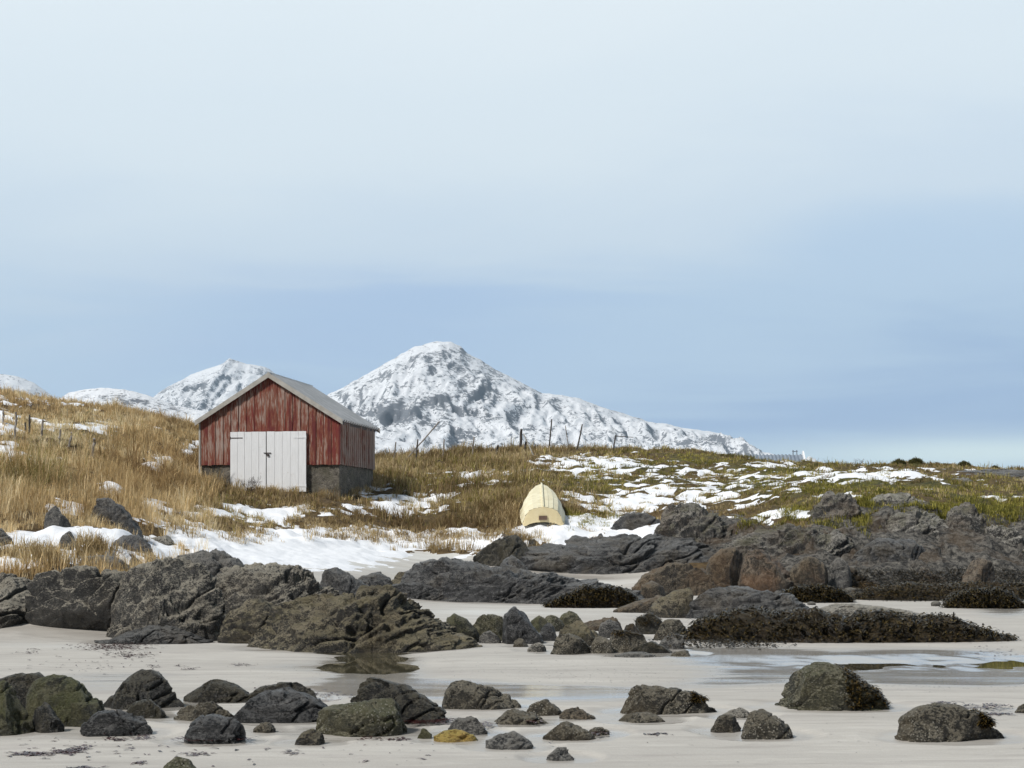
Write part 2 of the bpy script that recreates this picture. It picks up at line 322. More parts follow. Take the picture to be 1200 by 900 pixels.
def mat_rock(name, dark, mid, light, patch=None, patch_amt=0.5, light_amt=0.5, rough=0.75, moss=None, moss_amt=0.0, barn=0.0, sc=1.0, strata=0.0, tilt=0.5, crack=0.6):
    m, T = new_mat(name); dark = tuple(0.55 * q for q in dark); mid = tuple(1.08 * q for q in mid); light = tuple(1.45 * q for q in light)
    rn = T.add('ShaderNodeObjectInfo').outputs['Random']
    off = T.add('ShaderNodeCombineXYZ', {0: T.math('MULTIPLY', rn, 37.0), 1: T.math('MULTIPLY', rn, 91.0), 2: T.math('MULTIPLY', rn, 13.0)}).outputs[0]
    o = T.add('ShaderNodeVectorMath', {0: T.obj, 1: off}, operation='ADD').outputs[0]
    n1 = T.noise(o, 1.5 * sc, 6, 0.62, 0.5); n2 = T.noise(o, 9 * sc, 7, 0.74, 0.5); n3 = T.noise(T.mapping(o, (1, 1, 1.7), (0.3, 0.5, 0)), 42 * sc, 5, 0.75)
    c = T.mix(T.ramp(T.math('ADD', T.math('MULTIPLY', n1, 0.34), T.math('ADD', T.math('MULTIPLY', n2, 0.34), T.math('MULTIPLY', n3, 0.32))), [(0.445, 0), (0.575, 1)]), dark, mid)
    up = nz_up(T)
    la = T.math('ADD', T.math('MULTIPLY', n2, 0.42), T.math('ADD', T.math('MULTIPLY', n3, 0.58), T.math('MULTIPLY', up, 0.13)))
    c = T.mix(T.math('MULTIPLY', T.ramp(la, [(0.535, 0), (0.60, 1)]), min(1.0, light_amt * 1.2)), c, light)
    c = T.mix(T.math('MULTIPLY', T.ramp(n3, [(0.30, 1), (0.44, 0)]), 0.7), c, dark)
    if patch:
        pn = T.noise(o, 0.9 * sc, 5, 0.6, 0.8)
        c = T.mix(T.math('MULTIPLY', T.ramp(T.math('ADD', T.math('MULTIPLY', pn, 0.7), T.math('MULTIPLY', n2, 0.3)), [(0.48, 0), (0.60, 1)]), patch_amt), c, patch)
    if moss:
        mn = T.math('ADD', T.math('MULTIPLY', T.noise(o, 3 * sc, 5, 0.65), 0.8), T.math('MULTIPLY', up, 0.16))
        c = T.mix(T.math('MULTIPLY', T.ramp(mn, [(0.46, 0), (0.58, 1)]), moss_amt), c, moss)
    if barn:
        v = T.add('ShaderNodeTexVoronoi', {'Vector': o, 'Scale': 42.0}).outputs[0]
        bm = T.math('MULTIPLY', T.ramp(v, [(0.22, 1), (0.34, 0)]), T.ramp(T.noise(o, 3.0, 3, 0.6), [(0.42, 0), (0.56, 1)]))
        c = T.mix(T.math('MULTIPLY', bm, barn), c, (0.42, 0.39, 0.32))
    cr = T.add('ShaderNodeTexVoronoi', {'Vector': T.add('ShaderNodeVectorMath', {0: o, 1: T.add('ShaderNodeVectorMath', {0: T.add('ShaderNodeTexNoise', {'Vector': o, 'Scale': 2.0, 'Detail': 4.0}).outputs[1], 'Scale': 0.5}, operation='SCALE').outputs[0]}, operation='ADD').outputs[0], 'Scale': 1.1 * sc}, feature='DISTANCE_TO_EDGE').outputs[0]
    ck = T.ramp(cr, [(0.0, 0), (0.035, 1)])
    hgt = T.math('ADD', T.math('MULTIPLY', n2, 1.0), T.math('ADD', T.math('MULTIPLY', n3, 0.62), T.math('MULTIPLY', ck, 0.5 * crack)))
    if strata:
        st = T.noise(T.mapping(o, (0.7, 0.7, 7.0), (R(18), R(28) * tilt * 2, 0)), 1.6 * sc, 5, 0.6)
        hgt = T.math('ADD', hgt, T.math('MULTIPLY', st, strata))
        c = T.mix(T.math('MULTIPLY', T.ramp(st, [(0.42, 1), (0.52, 0)]), 0.35 * min(1, strata)), c, dark)
    setp(T, Base_Color=c, Roughness=T.math('ADD', max(0.28, rough - 0.26), T.math('MULTIPLY', n2, 0.24)), Specular_IOR_Level=0.45)
    bump(T, hgt, 1.0, 0.12 / sc)
    return m
def mat_plain(name, ca, cb, rough=0.7, sc=6, metal=0.0, b=0.2, stretch=(1, 1, 1)):
    m, T = new_mat(name); n = T.noise(T.mapping(T.obj, stretch), sc, 5, 0.65)
    setp(T, Base_Color=T.mix(T.ramp(n, [(0.35, 0), (0.65, 1)]), ca, cb), Roughness=rough, Metallic=metal); bump(T, n, b, 0.02); return m

M = dict(sand=mat_sand(), soil=mat_soil(), snow=mat_snow(), water=mat_water(), straw=mat_blades('straw_blades', 0.8, 0.35), weedblade=mat_blades('wet_weed', 0.24))
K = {
 'slab':   mat_rock('slate_grey_rock', (0.036,0.036,0.038), (0.125,0.125,0.128), (0.26,0.255,0.24), (0.17,0.13,0.075), 0.35, 0.4, 0.5, strata=1.0),
 'ridge':  mat_rock('lichen_grey_rock', (0.036,0.034,0.032), (0.145,0.136,0.12), (0.38,0.345,0.275), (0.085,0.062,0.035), 0.35, 0.75, 0.8, strata=0.7),
 'ochre':  mat_rock('yellow_lichen_rock', (0.033,0.030,0.025), (0.115,0.10,0.076), (0.29,0.25,0.17), (0.16,0.12,0.05), 0.4, 0.6, 0.8, (0.20,0.17,0.07), 0.35, strata=1.0),
 'olive':  mat_rock('algae_green_rock', (0.032,0.033,0.018), (0.095,0.09,0.05), (0.21,0.20,0.13), (0.12,0.11,0.035), 0.6, 0.4, 0.7, (0.11,0.12,0.03), 0.45),
 'black':  mat_rock('wet_black_rock', (0.015,0.014,0.011), (0.055,0.05,0.038), (0.17,0.155,0.12), (0.075,0.06,0.022), 0.45, 0.4, 0.5),
 'blackgrey': mat_rock('smooth_dark_rock', (0.03,0.03,0.031), (0.095,0.094,0.094), (0.23,0.225,0.215), None, 0, 0.35, 0.5, strata=1.2, crack=0.8),
 'grey':   mat_rock('plain_grey_rock', (0.06,0.06,0.06), (0.16,0.155,0.145), (0.30,0.285,0.255), (0.12,0.10,0.07), 0.35, 0.5, 0.75),
 'pale':   mat_rock('pale_weathered_rock', (0.09,0.085,0.075), (0.24,0.225,0.195), (0.42,0.39,0.33), (0.15,0.12,0.08), 0.4, 0.7, 0.8, strata=0.6),
 'brown':  mat_rock('brown_stained_rock', (0.045,0.036,0.026), (0.13,0.10,0.066), (0.27,0.225,0.16), (0.17,0.095,0.04), 0.4, 0.4, 0.7),
 'rust':   mat_rock('rust_orange_rock', (0.05,0.04,0.03), (0.14,0.105,0.07), (0.28,0.235,0.18), (0.24, 0.115, 0.045), 0.42, 0.45, 0.7),
 'barn':   mat_rock('barnacle_rock', (0.035,0.031,0.022), (0.12,0.105,0.075), (0.27,0.24,0.18), (0.09,0.065,0.03), 0.5, 0.5, 0.75, barn=0.9),
 'barngreen': mat_rock('green_barnacle_rock', (0.035,0.035,0.02), (0.125,0.115,0.065), (0.27,0.25,0.18), (0.11,0.10,0.04), 0.6, 0.5, 0.75, (0.10,0.115,0.04), 0.4, barn=0.8),
 'yellow': mat_rock('yellow_stained_rock', (0.26, 0.17, 0.04), (0.50, 0.37, 0.07), (0.62, 0.52, 0.16), (0.45, 0.20, 0.05), 0.45, 0.5, 0.7),
 'cliff':  mat_rock('cliff_grey_rock', (0.028,0.028,0.028), (0.155,0.148,0.136), (0.38,0.355,0.31), (0.15,0.10,0.058), 0.6, 0.65, 0.8, (0.10,0.095,0.03), 0.5, strata=0.9, sc=0.8),
 'cliffpale': mat_rock('pale_cliff_rock', (0.06,0.058,0.054), (0.30,0.285,0.26), (0.42,0.395,0.345), (0.14,0.105,0.065), 0.4, 0.8, 0.8, (0.10,0.10,0.03), 0.4, strata=0.9, sc=0.8),
 'weedbed': mat_rock('weed_covered_rock', (0.010,0.008,0.005), (0.035,0.025,0.012), (0.085,0.06,0.025), (0.06,0.035,0.01), 0.5, 0.4, 0.45, sc=2.0),
}

# ------------------------------------------------------------------ ground: beach and hillside cut from one sheet, snow lying on it, pools in it
cols = np.concatenate([np.linspace(-2800, -262, 70), np.arange(-250, 1451, 2.6), np.linspace(1462, 4000, 70)])
rows = np.concatenate([np.geomspace(1.5, 9.8, 14), np.geomspace(10, 26, 240), np.geomspace(26.08, 98, 560), np.geomspace(99, 4800, 60)])
NC, NR = len(cols), len(rows)
gx_ = ((cols[None, :] - 600) / F * rows[:, None]).ravel(); gy_ = np.repeat(rows, NC)
gz0 = ground0(gx_, gy_); gsand = sand_mask(gx_, gy_, gz0); gz_ = ground(gx_, gy_)
gpx, gpy = proj(gx_, gy_, gz0)
idx = np.arange(NR * NC).reshape(NR, NC)
quads = np.stack([idx[:-1, :-1], idx[:-1, 1:], idx[1:, 1:], idx[1:, :-1]], -1).reshape(-1, 4)
def compact(v, q, *arrs):
    u, inv = np.unique(q.ravel(), return_inverse=True)
    return v[u], inv.reshape(q.shape).astype(np.int32), [a[u] for a in arrs]
GV = np.stack([gx_, gy_, gz_], 1)
WET = [(438,777,60,20,1.0),(470,806,150,12,0.75),(560,814,130,11,0.8),(330,779,60,9,0.35),(130,790,110,9,0.4),(120,804,70,9,0.45),
       (700,815,110,10,0.6),(1000,778,190,15,1.0),(1150,782,120,16,1.0),(850,766,90,7,0.7),(1120,800,140,10,0.6),(1180,716,50,10,0.6),(860,800,80,10,0.55),(640,680,80,10,0.3),(250,830,140,12,0.25),(600,850,300,10,0.15)]
wet = np.clip(1.3 * blobs(gpx, gpy, WET), 0, 1)
ICE = [(470,655,110,14,1.0),(700,682,90,10,1.0),(330,650,120,14,0.8),(560,718,90,8,0.9),(720,712,70,7,0.8),(60,757,120,5,0.4)]
ice = np.clip(blobs(gpx, gpy, ICE), 0, 1)
GREEN = [(520,572,110,40,0.35),(1100,600,120,14,0.5),(870,560,170,30,1.0),(1080,580,140,25,0.9),(760,540,80,14,0.6),(30,560,40,20,0.6),(90,520,60,30,0.25),(300,600,60,25,0.35),(700,570,60,20,0.5),(1200,600,60,30,0.6)]
def green_at(px, py): return np.clip(blobs(px, py, GREEN), 0, 1)
# ------------------------------------------------------------------ rocks
FOOT = []                                    # footprints, so that no grass grows through a rock
ROCKS = []
CHIP = np.random.default_rng(5)
def rock(label, prof, base=None, Y=None, mat='grey', name='boulder', cat=None, depth=0.75, seed=None, rough=0.05, chip=0, back=0.0, under=0.0, shear=0.0,
         sq=0.75, group=None, nu=None, parent=None, sink=0.25, taper=0.5, strata=0.0, crack=0.05, grow=None, facet=0.55):
    """prof: outline of the rock's crest as photo (column, row) pairs; base: photo row where its front meets the sand; Y: distance instead."""
    prof = np.array(prof, float); grow = 1.0 if grow is None and name in ('stone', 'boulder', 'turf_hummock', 'seaweed') else (grow or 1.13); prof[:, 1] += 5.0 if name in ('rock_outcrop', 'rock_slab') else 0.0; prof[:, 0] = prof[:, 0].mean() + (prof[:, 0] - prof[:, 0].mean()) * grow; seed = len(ROCKS) + 1 if seed is None else seed
    x0, x1 = prof[0, 0], prof[-1, 0]; prof[:, 0] += np.linspace(0, 1e-3, len(prof)); cx = (x0 + x1) / 2
    if Y is None: Yf = EYE * F / (base - HZ); hw = (x1 - x0) / 2 / F * Yf; D = hw * depth; Yc = Yf + D
    else: Yc = Y; hw = (x1 - x0) / 2 / F * Yc; D = hw * depth; Yf = Yc - D
    wpx = x1 - x0; big = nu or int(np.clip(wpx * 1.25, 34, 330)); nv = int(np.clip(big * 0.6, 26, 170))
    s = np.linspace(0, 1, big); ps = x0 + s * wpx; py = np.interp(ps, prof[:, 0], prof[:, 1]); py = _smooth(py, max(1.0, big / 60), 0)
    xs = (ps - 600) / F * Yc; zc = EYE + (HZ - py) / F * Yc
    zb = float(np.min(ground0(np.array([xs[0], xs[big // 2], xs[-1]]), np.array([Yf + 0.1] * 3)))) - 0.02
    hc = np.maximum(zc - zb, 0.02)
    plan = np.clip(1 - np.abs(2 * s - 1) ** 2.6, 0.0, 1) ** taper
    th = np.linspace(-0.12 * math.pi, 1.12 * math.pi, nv)
    ct, sn = np.cos(th), np.sin(th)
    cy = -np.sign(ct) * np.abs(ct) ** sq; cz = np.sign(sn) * np.abs(sn) ** sq
    S, _ = np.meshgrid(np.arange(big), th, indexing='ij')
    X = np.repeat(xs[:, None], nv, 1); yy = D * plan[:, None] * cy[None]; rel = cz[None].repeat(big, 0)
    Z = np.where(rel > 0, hc[:, None] * rel, rel * sink)
    yy = yy + back * D * plan[:, None] * np.clip(rel, 0, 1)              # crest set back (+) or forward (-)
    yy = yy + under * D * (cy[None] < 0) * np.clip(1 - rel, 0, 1.2) ** 1.4
    X = X + shear * (Z - hc[:, None])
    V = np.stack([X.ravel() - float(xs.mean()), yy.ravel(), Z.ravel()], 1)
    size = min(hw, float(hc.max()) * 1.6)
    if chip:
        rg = np.random.default_rng(seed * 13 + 1); cen = np.array([0, 0, float(hc.max()) * 0.3]); sc3 = np.array([hw, D, float(hc.max()) * 0.75])
        q = (V - cen) / sc3
        for _ in range(chip):
            n = rg.normal(size=3); n[2] = abs(n[2]) * 0.6; n /= np.linalg.norm(n); off = rg.uniform(0.55, 0.88)
            q -= np.maximum(q @ n - off, 0)[:, None] * n
        V = q * sc3 + cen
    ctr = np.array([0, 0, -0.2 * hc.max()]); dirs = V - ctr; dirs /= np.linalg.norm(dirs, axis=1)[:, None] + 1e-9
    P = V + seed * 7.7
    low = fbm(P * (1.1 / max(size, 0.12)), 3, 0.5) * size * 0.17
    med = ridged(P * (3.2 / max(size, 0.2)), 4, 0.55) * size * rough
    if strata:
        Pr = P @ np.array([[0.9, 0.1, 0.35], [-0.1, 1, 0.2], [-0.45, 0.1, 0.9]]).T
        med = med + ridged(Pr * np.array([0.6, 0.8, 4.5]) / max(size, 0.3), 4, 0.55) * size * strata
    crack = crack * (2.2 if group in ('rock faces of the grassy bank', 'boulders on the near sand', 'bedrock ridge behind the beach boulders') else 1)
    fct = facet * (0.34 if name in ('boulder', 'stone') else 0.50)
    cell = max(0.10, size * (0.62 if size > 0.6 else 0.8)); Pw = P + 0.12 * cell * np.stack([fbm(P * (2.2 / cell) + k * 7, 2) for k in range(3)], 1)
    Pw = Pw @ np.array([[0.92, 0.1, 0.3], [-0.1, 1, 0.2], [-0.38, 0.1, 0.92]]).T
    med = med + facets(Pw * np.array([0.8, 0.9, 1.25]) / cell) * cell * fct + facets(Pw * np.array([0.7, 0.9, 1.7]) / (cell * 0.38) + 5) * cell * 0.38 * fct * 0.7
    crk = np.abs(perlin(P @ np.array([[0.8, 0.2, 0.3], [-0.2, 0.9, 0.2], [-0.5, 0.1, 1.0]]).T * np.array([0.7, 0.9, 2.0]) / max(size, 0.3) * 1.3 + 3.1 * fbm(P * 0.9 / max(size, 0.3), 2)[:, None] * 0.25))
    med = med - np.exp(-(crk / 0.035) ** 2) * size * crack
    med = med - float(med.mean()); low = low - float(low.mean())
    mask = np.clip((Z.ravel() + 0.05) / (0.25 * hc.max()), 0.25, 1)
    V = V + dirs * ((low * 0.55 + med) * mask)[:, None]
    loc = (float(xs.mean()), Yc, zb)
    idx = np.arange(big * nv).reshape(big, nv)
    q = np.stack([idx[:-1, :-1], idx[1:, :-1], idx[1:, 1:], idx[:-1, 1:]], -1).reshape(-1, 4)
    e0 = np.array([[idx[0, 0], idx[0, j], idx[0, j + 1]] for j in range(1, nv - 1)]); e1 = np.array([[idx[-1, 0], idx[-1, j + 1], idx[-1, j]] for j in range(1, nv - 1)])
    o = mesh_obj(name, V, [q, np.vstack([e0, e1])], K[mat] if isinstance(mat, str) else mat, attrs=None, loc=loc)
    tag(o, label, cat or {'boulder': 'boulder', 'stone': 'stone', 'rock_outcrop': 'rock outcrop', 'rock_ledge': 'rock ledge', 'rock_slab': 'rock slab'}.get(name, name.replace('_', ' ')), group)
    FOOT.append((loc[0], Yc, (xs[-1] - xs[0]) / 2, D)); ROCKS.append((o, V + np.array(loc), hc.max()))
    return o
# ---- big ridge of bedrock across the left of the beach
OC = 'bedrock ridge behind the beach boulders'
rock('dark fissured rock slab cut by the left photo edge, left of a slanting crack', [(-110,748),(-80,690),(-20,670),(20,667),(40,668),(47,690)], base=747, mat='ridge', name='rock_outcrop', depth=0.8, shear=0.35, rough=0.05, strata=0.05, group=OC, chip=3)
rock('broad dark rock with a shadowed overhang just right of the slanting crack', [(42,690),(52,672),(80,664),(115,664),(140,669),(165,680),(190,705),(215,748)], base=748, mat='ridge', name='rock_outcrop', depth=0.55, shear=0.25, under=1.0, rough=0.055, strata=0.05, group=OC, chip=3)
rock('mottled beige and black rock face with grassy cracks below the rounded dome', [(132,748),(142,700),(152,668),(185,655),(215,655),(235,662),(258,690),(266,725),(256,750)], base=750, mat='ridge', name='rock_outcrop', depth=0.6, back=0.35, rough=0.07, strata=0.07, group=OC, chip=4)
rock('low smooth purplish rock foot below the overhanging rock', [(122,751),(150,738),(180,729),(205,731),(228,743),(242,753)], base=753, mat='slab', name='rock_outcrop', depth=0.6, rough=0.03, group=OC)
rock('rounded dome of grey rock in front of the snow below the barn', [(190,692),(202,660),(218,646),(240,639),(258,641),(272,652),(288,670),(304,694)], Y=30.5, mat='grey', name='rock_outcrop', depth=0.7, rough=0.04, group=OC)
rock('long grey rock shoulder with flat rough top right of the rounded dome', [(240,745),(250,695),(268,669),(300,662),(340,664),(380,664),(405,668),(420,682),(430,705)], Y=27.2, mat='ridge', name='rock_outcrop', depth=0.5, back=0.2, rough=0.06, strata=0.08, group=OC, chip=4)
rock('brown and yellow lichened rock above the tide pool, sloping down to the right', [(296,760),(315,725),(345,698),(370,686),(392,698),(415,690),(440,688),(468,700),(500,724),(530,744),(546,757)], base=762, mat='ochre', name='rock_outcrop', depth=0.5, back=0.4, rough=0.07, strata=0.08, group=OC, chip=3)
rock('brownish rock corner on the sand directly left of the tide pool ridge', [(262,748),(275,715),(300,700),(330,705),(350,730),(362,757)], base=752, mat='ochre', name='rock_outcrop', depth=0.6, rough=0.07, strata=0.06, group=OC, chip=3)
rock('pointed grey rock standing behind the ridge in front of the frozen sand', [(376,690),(384,664),(396,661),(412,669),(424,682),(428,694)], Y=33, mat='slab', name='rock_outcrop', depth=0.8, rough=0.06, chip=4)
rock('low dark rock on the frozen sand between the ridge and the middle slab', [(412,688),(424,670),(440,665),(456,672),(464,688)], Y=37.5, mat='slab', name='rock_outcrop', depth=0.8, chip=3)
rock('little flat brown rock in front of the low dark rock on the sand', [(424,694),(440,685),(460,684),(474,692)], Y=34.5, mat='brown', name='rock_outcrop', depth=0.8)
# ---- middle slab
rock('large smooth slate grey slab with a long tail, lying mid beach', [(462,708),(478,690),(495,664),(512,654),(530,650),(560,655),(600,663),(640,671),(690,679),(722,688),(742,698),(752,708)], base=708, mat='slab', name='rock_slab', depth=0.30, back=0.35, rough=0.05, strata=0.11, chip=2)
rock('blocky dark lower shoulder at the left end of the slate grey slab', [(430,706),(446,690),(465,680),(490,678),(515,688),(546,707)], base=708, mat='slab', name='rock_slab', depth=0.5, rough=0.05, strata=0.06, chip=4)
rock('squarish brown topped rock behind the left end of the slate grey slab', [(450,694),(455,664),(478,667),(500,676),(512,692)], Y=38, mat='ochre', name='rock_slab', depth=0.7, chip=4)
rock('single dark cone shaped rock behind the slate grey slab', [(576,670),(588,658),(600,651),(611,657),(620,670)], Y=41, mat='slab', name='boulder', depth=0.8, chip=3)
# ---- cliffs and ledges on the right bank
CL = 'rock faces of the grassy bank'
rock('long low grey ledge capped with snow below the upturned boat', [(602,670),(610,645),(630,636),(680,632),(740,628),(790,631),(826,643),(846,668)], Y=46.2, mat='slab', name='rock_ledge', depth=0.36, back=0.4, rough=0.05, strata=0.07, group=CL, chip=3)
rock('dark split rock in the gully to the left below the upturned boat', [(556,654),(570,642),(585,632),(600,626),(612,634),(618,652)], Y=46, mat='black', name='rock_ledge', depth=0.6, chip=4, rough=0.06, group=CL)
rock('small dark rock poking from the snow right of the boat', [(716,614),(728,603),(755,601),(774,613)], Y=49.5, mat='slab', name='rock_ledge', depth=0.7, chip=3, group=CL)
rock('slanting layered rock beside the snow slope, running down to the right', [(766,632),(776,606),(794,592),(820,593),(845,608),(862,633),(872,656)], Y=47.2, grow=1.0, mat='cliff', name='rock_ledge', depth=0.5, back=0.2, rough=0.05, strata=0.13, group=CL, chip=3)
rock('dark low rock half buried in brown grass above the layered rock', [(892,620),(905,600),(925,596),(944,604),(952,622)], Y=48.5, mat='cliff', name='rock_ledge', depth=0.6, chip=4, group=CL)
rock('broad dark cliff foot under a thin lip of snow', [(852,668),(862,643),(885,626),(920,614),(952,618),(978,627),(1000,648),(1016,672)], Y=44.6, mat='cliff', name='rock_ledge', depth=0.4, back=0.25, rough=0.06, strata=0.06, group=CL, chip=5)
rock('tall dark buttress topped with moss in the middle of the cliff', [(936,640),(944,595),(958,577),(985,575),(1000,590),(1012,620),(1018,648)], Y=46.5, mat='cliff', name='rock_ledge', depth=0.6, back=0.2, rough=0.07, strata=0.05, group=CL, chip=6)
rock('rounded grey rock dome high under the grass edge', [(1012,610),(1020,588),(1040,578),(1062,578),(1082,590),(1092,612)], Y=47.5, mat='cliffpale', name='rock_ledge', depth=0.7, back=0.2, rough=0.06, group=CL, chip=3)
rock('pale grey bulging cliff face with a cracked front', [(1022,655),(1034,625),(1052,603),(1078,596),(1098,604),(1110,624),(1110,655)], Y=45.8, mat='cliffpale', name='rock_ledge', depth=0.55, back=0.1, rough=0.06, strata=0.05, group=CL, chip=5)
rock('smooth dark triangular slab at the foot of the cliff', [(990,676),(1012,650),(1036,634),(1070,636),(1090,652),(1100,676)], Y=43.6, mat='slab', name='rock_ledge', depth=0.5, back=0.3, rough=0.035, group=CL, chip=4)
rock('upright dark rock between the pale cliff face and the whitish one', [(1098,670),(1106,625),(1116,598),(1135,588),(1150,605),(1158,640),(1160,672)], Y=46, mat='cliff', name='rock_ledge', depth=0.6, back=0.2, rough=0.07, strata=0.06, group=CL, chip=5)
rock('whitish streaked cliff block near the right edge', [(1146,664),(1152,628),(1166,614),(1188,621),(1204,643),(1216,668)], Y=45.5, mat='cliffpale', name='rock_ledge', depth=0.6, back=0.1, rough=0.06, strata=0.09, group=CL, chip=4)
rock('brown cracked rock at the right edge above the weed', [(1190,668),(1198,620),(1215,600),(1245,598),(1275,620),(1300,668)], Y=46.5, mat='cliff', name='rock_ledge', depth=0.6, rough=0.07, group=CL, chip=5)
rock('flat bare rock plate on the far right skyline', [(1080,570),(1098,558),(1140,551),(1200,552),(1260,560),(1290,572)], Y=61, mat='slab', name='rock_ledge', depth=0.5, back=0.4, rough=0.03, group=CL)
rock('low grey rock in grass left of the flat skyline plate', [(1090,575),(1106,562),(1130,560),(1150,574)], Y=57, mat='grey', name='rock_ledge', depth=0.6, rough=0.05, group=CL)
# ---- rocks in the left bank
LB = 'rocks in the left grass bank'
rock('upper rib of dark rock slanting through the left grass bank', [(108,606),(117,587),(128,584),(142,594),(158,618),(168,642)], Y=39, mat='slab', name='rock_ledge', depth=0.45, rough=0.05, strata=0.08, group=LB, chip=3, shear=-0.2)
rock('lower rib of dark rock with snow on both sides in the left bank', [(134,640),(146,626),(160,627),(174,640),(184,660)], Y=34.5, mat='slab', name='rock_ledge', depth=0.7, rough=0.05, strata=0.08, group=LB, chip=3)
rock('grey rock block wedged under grass at the left bank', [(50,632),(56,601),(66,592),(77,606),(83,640)], Y=36.5, mat='grey', name='rock_ledge', depth=0.7, rough=0.05, group=LB, chip=4)
rock('bluish grey stone at the edge of the snow flat', [(168,644),(178,631),(196,628),(208,640)], Y=40, mat='pale', name='stone', cat='stone', depth=0.7, chip=3)
rock('grey rock edge beside the left snow slope', [(66,656),(74,628),(82,622),(90,640),(92,658)], Y=33, mat='grey', name='rock_ledge', depth=0.7, group=LB, chip=3)
rock('dark rock at the left edge above the grass clump', [(-30,648),(-20,628),(0,620),(12,632),(18,648)], Y=34, mat='cliff', name='rock_ledge', depth=0.7, group=LB, chip=3)
rock('low grey rock with straw beside the lower snow patch', [(88,668),(100,652),(122,650),(140,656),(150,668)], Y=29.6, mat='grey', name='rock_ledge', depth=0.6, group=LB, chip=3)
# ---- boulders right of the middle slab
rock('olive topped flat boulder split from the large dark slab', [(752,721),(768,706),(788,693),(808,687),(818,692),(817,722)], base=722, mat='ochre', name='boulder', depth=0.55, back=0.3, chip=4, rough=0.04)
rock('low flat brown rock left of the olive topped boulder', [(720,715),(745,705),(770,699),(795,702),(802,716)], base=717, mat='brown', name='boulder', depth=0.5, rough=0.03)
rock('large dark domed slab right of the olive topped boulder', [(804,724),(814,697),(828,683),(860,678),(892,681),(918,690),(938,704),(956,720)], base=724, mat='slab', name='rock_slab', depth=0.5, back=0.35, rough=0.04, strata=0.05, chip=3)
rock('small round black topped boulder on sand below the ledge', [(747,702),(751,687),(764,680),(778,688),(785,704)], Y=38, mat='brown', name='boulder', depth=0.8, chip=3)
rock('broad brown and ochre boulder at the end of the snowy ledge', [(742,690),(758,673),(785,660),(810,661),(830,671),(840,690)], Y=41, mat='brown', name='boulder', depth=0.5, chip=5, rough=0.05)
rock('rounded brown boulder left of the rust orange boulder', [(826,676),(831,656),(845,643),(862,642),(876,654),(882,678)], Y=42, mat='brown', name='boulder', depth=0.8, chip=3)
rock('angular rust orange boulder with a grey top below the cliff', [(863,684),(866,651),(876,643),(896,645),(915,655),(930,676),(934,688)], Y=41, mat='rust', name='boulder', depth=0.7, under=0.35, chip=6, rough=0.04)
rock('pointed tan boulder right of the rust orange boulder', [(922,672),(933,656),(946,649),(960,656),(975,673)], Y=41.2, mat='brown', name='boulder', depth=0.7, chip=5)
rock('small grey green boulder at the cliff foot beside the pointed tan one', [(970,672),(976,658),(983,653),(992,659),(998,673)], Y=41.5, mat='grey', name='boulder', depth=0.8, chip=3)
rock('two toned orange and grey boulder in weed near the right edge', [(1117,680),(1128,661),(1143,654),(1160,657),(1172,666),(1176,682)], Y=40.5, mat='rust', name='boulder', depth=0.7, chip=5)
rock('long flat pale slab lying behind the seaweed mound', [(938,716),(955,705),(985,702),(1020,705),(1055,710),(1080,718)], Y=31.5, mat='pale', name='rock_slab', depth=0.35, rough=0.04, chip=2)
rock('grey flat stone rising out of the seaweed mound', [(906,728),(918,718),(938,715),(958,720),(966,730)], Y=27.5, mat='slab', name='stone', depth=0.6, chip=2)
